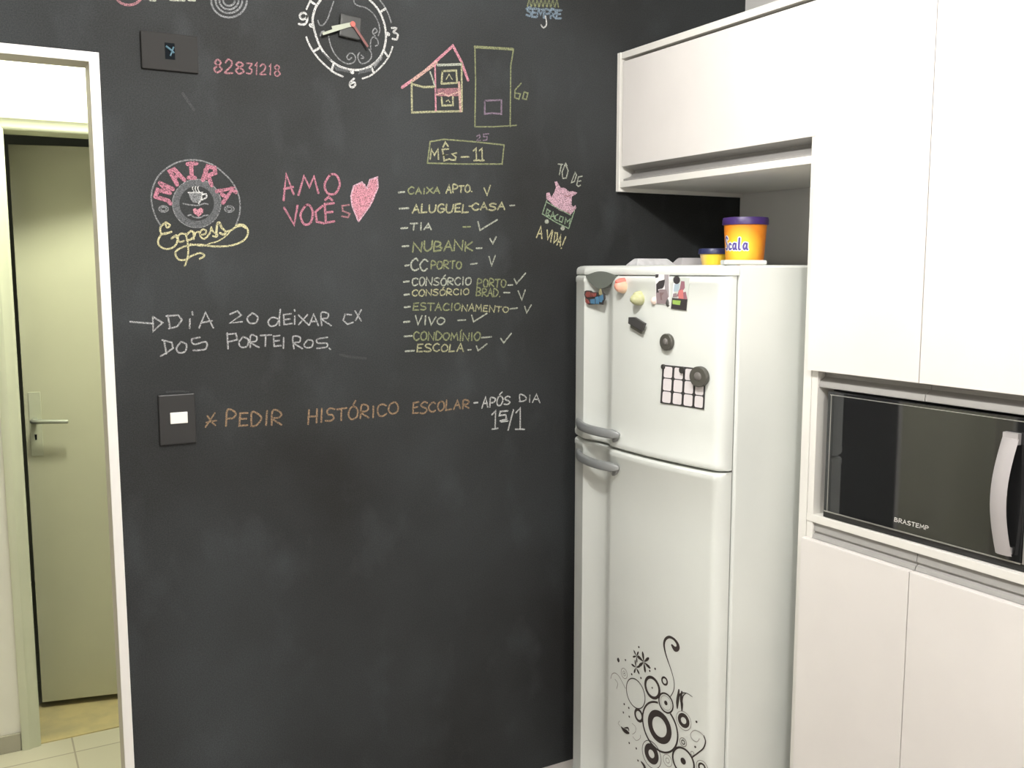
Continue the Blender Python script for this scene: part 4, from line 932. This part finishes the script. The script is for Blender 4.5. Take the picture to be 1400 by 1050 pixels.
# --- clock dial
zk = lambda *P: [(400+a/8.75, b/8.75) for a, b in P]
def dial(m):
    cstroke(m, zk((335, 0), (275, 90), (245, 190), (240, 260), (262, 370), (300, 490), (345, 585), (410, 670), (490, 750), (600, 810), (715, 835), (830, 832), (940, 785), (1025, 712), (1080, 620), (1110, 510), (1115, 400), (1095, 280), (1050, 160), (990, 70), (920, 0)), 2.6, 0, True)
    cstroke(m, zk((165, 445), (180, 490), (230, 590), (310, 700), (400, 790), (500, 870), (600, 915)), 2.2, 0, True)
    cstroke(m, zk((835, 940), (930, 905), (1020, 835), (1100, 750), (1160, 660), (1195, 560)), 1.9, 0, True)
    cstroke(m, zk((1040, 0), (1100, 80), (1150, 180), (1178, 270)), 1.7, 1, True); cstroke(m, zk((165, 110), (215, 0)), 2.0, 0)
    for P in (((490, 760), (465, 850)), ((315, 578), (265, 605)), ((935, 790), (965, 860)), ((1085, 600), (1135, 672)), ((1040, 150), (1110, 105)), ((210, 15), (265, 50))): cstroke(m, zk(*P), 2.6, 0)
    for x, y in ((220, 305), (1140, 408), (710, 862)): cstroke(m, zk((x-4, y-3), (x+4, y+3)), 4.6, 0)
    for P in (((172, 195), (150, 158), (105, 160), (85, 195), (110, 232), (155, 222), (172, 195), (172, 250), (140, 292), (75, 288)), ((1185, 335), (1240, 340), (1205, 385), (1255, 410), (1245, 470), (1195, 465)), ((735, 940), (690, 985), (685, 1030), (720, 1045), (750, 1010), (735, 985), (695, 1000))): cstroke(m, zk(*P), 2.4, 0, len(P) >= 6)
    for k in range(9):
        a = k/9; 
        cstroke(m, zk((505+170*a, 800+40*a), (525+170*a, 840+30*a)), 1.2, 2); cstroke(m, zk((790+150*a, 885-35*a), (810+150*a, 845-40*a)), 1.2, 2)
    for k in range(8):
        a = k/8; cstroke(m, zk((980+100*a, 810-120*a), (975+100*a, 765-115*a)), 1.2, 1); cstroke(m, zk((345+110*a, 620+110*a), (375+100*a, 640+95*a)), .9, 2)
    for P in (((490, 20), (455, 120), (420, 220), (370, 295), (325, 300), (300, 245)), ((430, 430), (450, 530), (500, 640), (570, 720), (650, 762), (725, 750), (752, 695), (725, 645), (680, 640), (648, 680), (670, 715), (705, 690)), ((915, 590), (942, 640), (935, 700), (890, 745), (830, 762), (790, 725), (780, 665), (800, 630)),
              ((935, 590), (932, 500), (960, 445), (1010, 470), (1022, 530), (990, 550)), ((985, 430), (955, 385), (985, 340), (1010, 375), (980, 400)), ((1025, 425), (1042, 350), (1012, 240), (950, 150), (870, 92), (785, 70), (740, 40), (730, 0)), ((820, 660), (850, 690), (820, 700))): cstroke(m, zk(*P), 1.5, 1, True)
    cstroke(m, zk((330, 430), (345, 385), (375, 375)), 1.6, 1, True)
drawing('clock_dial', 'white chalk clock dial with numerals and curls round the clock hands', ['white', 'grey', 'slate'], dial)
# --- faint smears of wiped chalk
def smears(m):
    for P, wd in (((( 465, 485), (480, 488), (500, 490)), 3), (((228, 536), (245, 535), (258, 536)), 2.0), (((250, 128), (258, 140), (265, 150)), 3)):
        cstroke(m, P, wd, 0, True)
drawing('chalk_smear', 'faint smears of wiped chalk', ['faint'], smears)

# ------------------------------------------------------------------ clock, socket, switch on the chalkboard wall
pv = at(482, 33, 1, -0.020)
tcl = thing('wall_clock', 'small grey clock movement with pale and red hands inside the chalk dial', 'clock', (pv.x, 0, pv.z))
def rot_rect(cx, cz, hw, hh, a): 
    return [(cx+x*math.cos(a)-z*math.sin(a), cz+x*math.sin(a)+z*math.cos(a)) for x, z in ((-hw, -hh), (hw, -hh), (hw, hh), (-hw, hh))]
cb = at(479.5, 36.5, 1, -0.016)
m = MB(); m.prism([(x, -.0014, z) for x, z in rot_rect(cb.x, cb.z, .029, .029, -.10)], (0, -.0145, 0)); m.build('movement_box', MAT['clockbox'], tcl, bevel=.003)
m = MB(); m.prism([(pv.x+.007*math.cos(2*math.pi*k/16), -.0155, pv.z+.007*math.sin(2*math.pi*k/16)) for k in range(16)], (0, -.008, 0)); lab(m.build('hub', MAT['red'], tcl), 'red hub')
def hand(name, u, v, w0, w1, y, mt, label):
    p = at(u, v, 1, y); d = Vector((p.x-pv.x, 0, p.z-pv.z)); n = Vector((-d.z, 0, d.x)).normalized()
    A = Vector((pv.x, y, pv.z)); B = Vector((p.x, y, p.z))
    m = MB(); m.prism([A+n*w0, A-n*w0, B-n*w1, B+n*w1], (0, -.001, 0)); lab(m.build(name, mt, tcl), label)
hand('minute_hand', 441, 46.5, .0045, .0032, -.019, MAT['hand'], 'long pale hand pointing to nine')
hand('hour_hand', 454, 39, .0058, .0058, -.0175, MAT['hand'], 'short pale hand under the long one')
hand('second_hand', 503, 64, .0036, .003, -.021, MAT['darkred'], 'thin dark red hand')
# blank painted plate with a socket
m = MB(); q = [at(u, v, 1, -0.006) for u, v in ((193, 41.5), (271, 50), (270.5, 99.5), (192.5, 94.5))]
x0, x1, z0, z1 = (q[0].x+q[3].x)/2, (q[1].x+q[2].x)/2, (q[2].z+q[3].z)/2, (q[0].z+q[1].z)/2
ts = thing('wall_socket', 'dark painted wall plate with a blue socket above the chalk badge', 'wall socket', ((x0+x1)/2, 0, z0))
MB().box(x0, x1, -.009, -.0005, z0, z1).build('plate', MAT['plate2'], ts, bevel=.003)
a, b = at(225, 58, 1, -.009), at(239.5, 82, 1, -.009)
sk = MB().box(a.x, b.x, -.0094, -.009, b.z, a.z).build('socket', MAT['hole'], ts)
a, b = at(227, 63, 1, -.01), at(238, 77, 1, -.01)
m = MB(); m.tube([(a.x, -.0094, a.z), ((a.x+b.x)/2, -.012, (a.z+b.z)/2+.004), (b.x, -.0094, b.z+.008)], .0026, 8); m.tube([(b.x, -.0094, a.z), ((a.x+b.x)/2, -.011, b.z)], .002, 8)
lab(m.build('plug', MAT['blue_plug'], sk, smooth=50), 'pale blue plug')
q = [at(u, v, 1, -0.006) for u, v in ((217, 538.5), (269, 539), (266.5, 607), (217.5, 608))]
x0, x1, z0, z1 = (q[0].x+q[3].x)/2, (q[1].x+q[2].x)/2, (q[2].z+q[3].z)/2, (q[0].z+q[1].z)/2
tl = thing('light_switch', 'black light switch plate with a small white rocker beside the orange chalk line', 'light switch', ((x0+x1)/2, 0, z0))
MB().box(x0, x1, -.008, -.0005, z0, z1).build('plate', MAT['plate'], tl, bevel=.003)
a, b = at(232.5, 564.5, 1, -.011), at(257, 578.2, 1, -.011)
MB().box(a.x, b.x, -.0115, -.008, b.z, a.z).build('rocker', MAT['white'], tl, bevel=.0015)['label'] = 'white rocker'

# ------------------------------------------------------------------ brand lettering on the microwave door
def mstrokes():
    m = MB(); s = 'BRASTEMP'; x0, x1, z0, z1 = -1.093, -1.181, 1.0405, 1.0495
    wid = [WID.get(c, 1) for c in s]; tot = sum(wid)+.3*(len(s)-1); pos = 0
    for c, wd in zip(s, wid):
        for pl_ in FONT[c]:
            q = [(x0+(x1-x0)*(pos+a*wd)/tot, z0+(z1-z0)*b) for a, b in pl_]
            ribbon(m, q, .0018, lambda a, b: (MX-.0008, a, b))
        pos += wd+.3
    lab(m.build('logo', MAT['logo'], md), 'small silver brand lettering')
mstrokes()
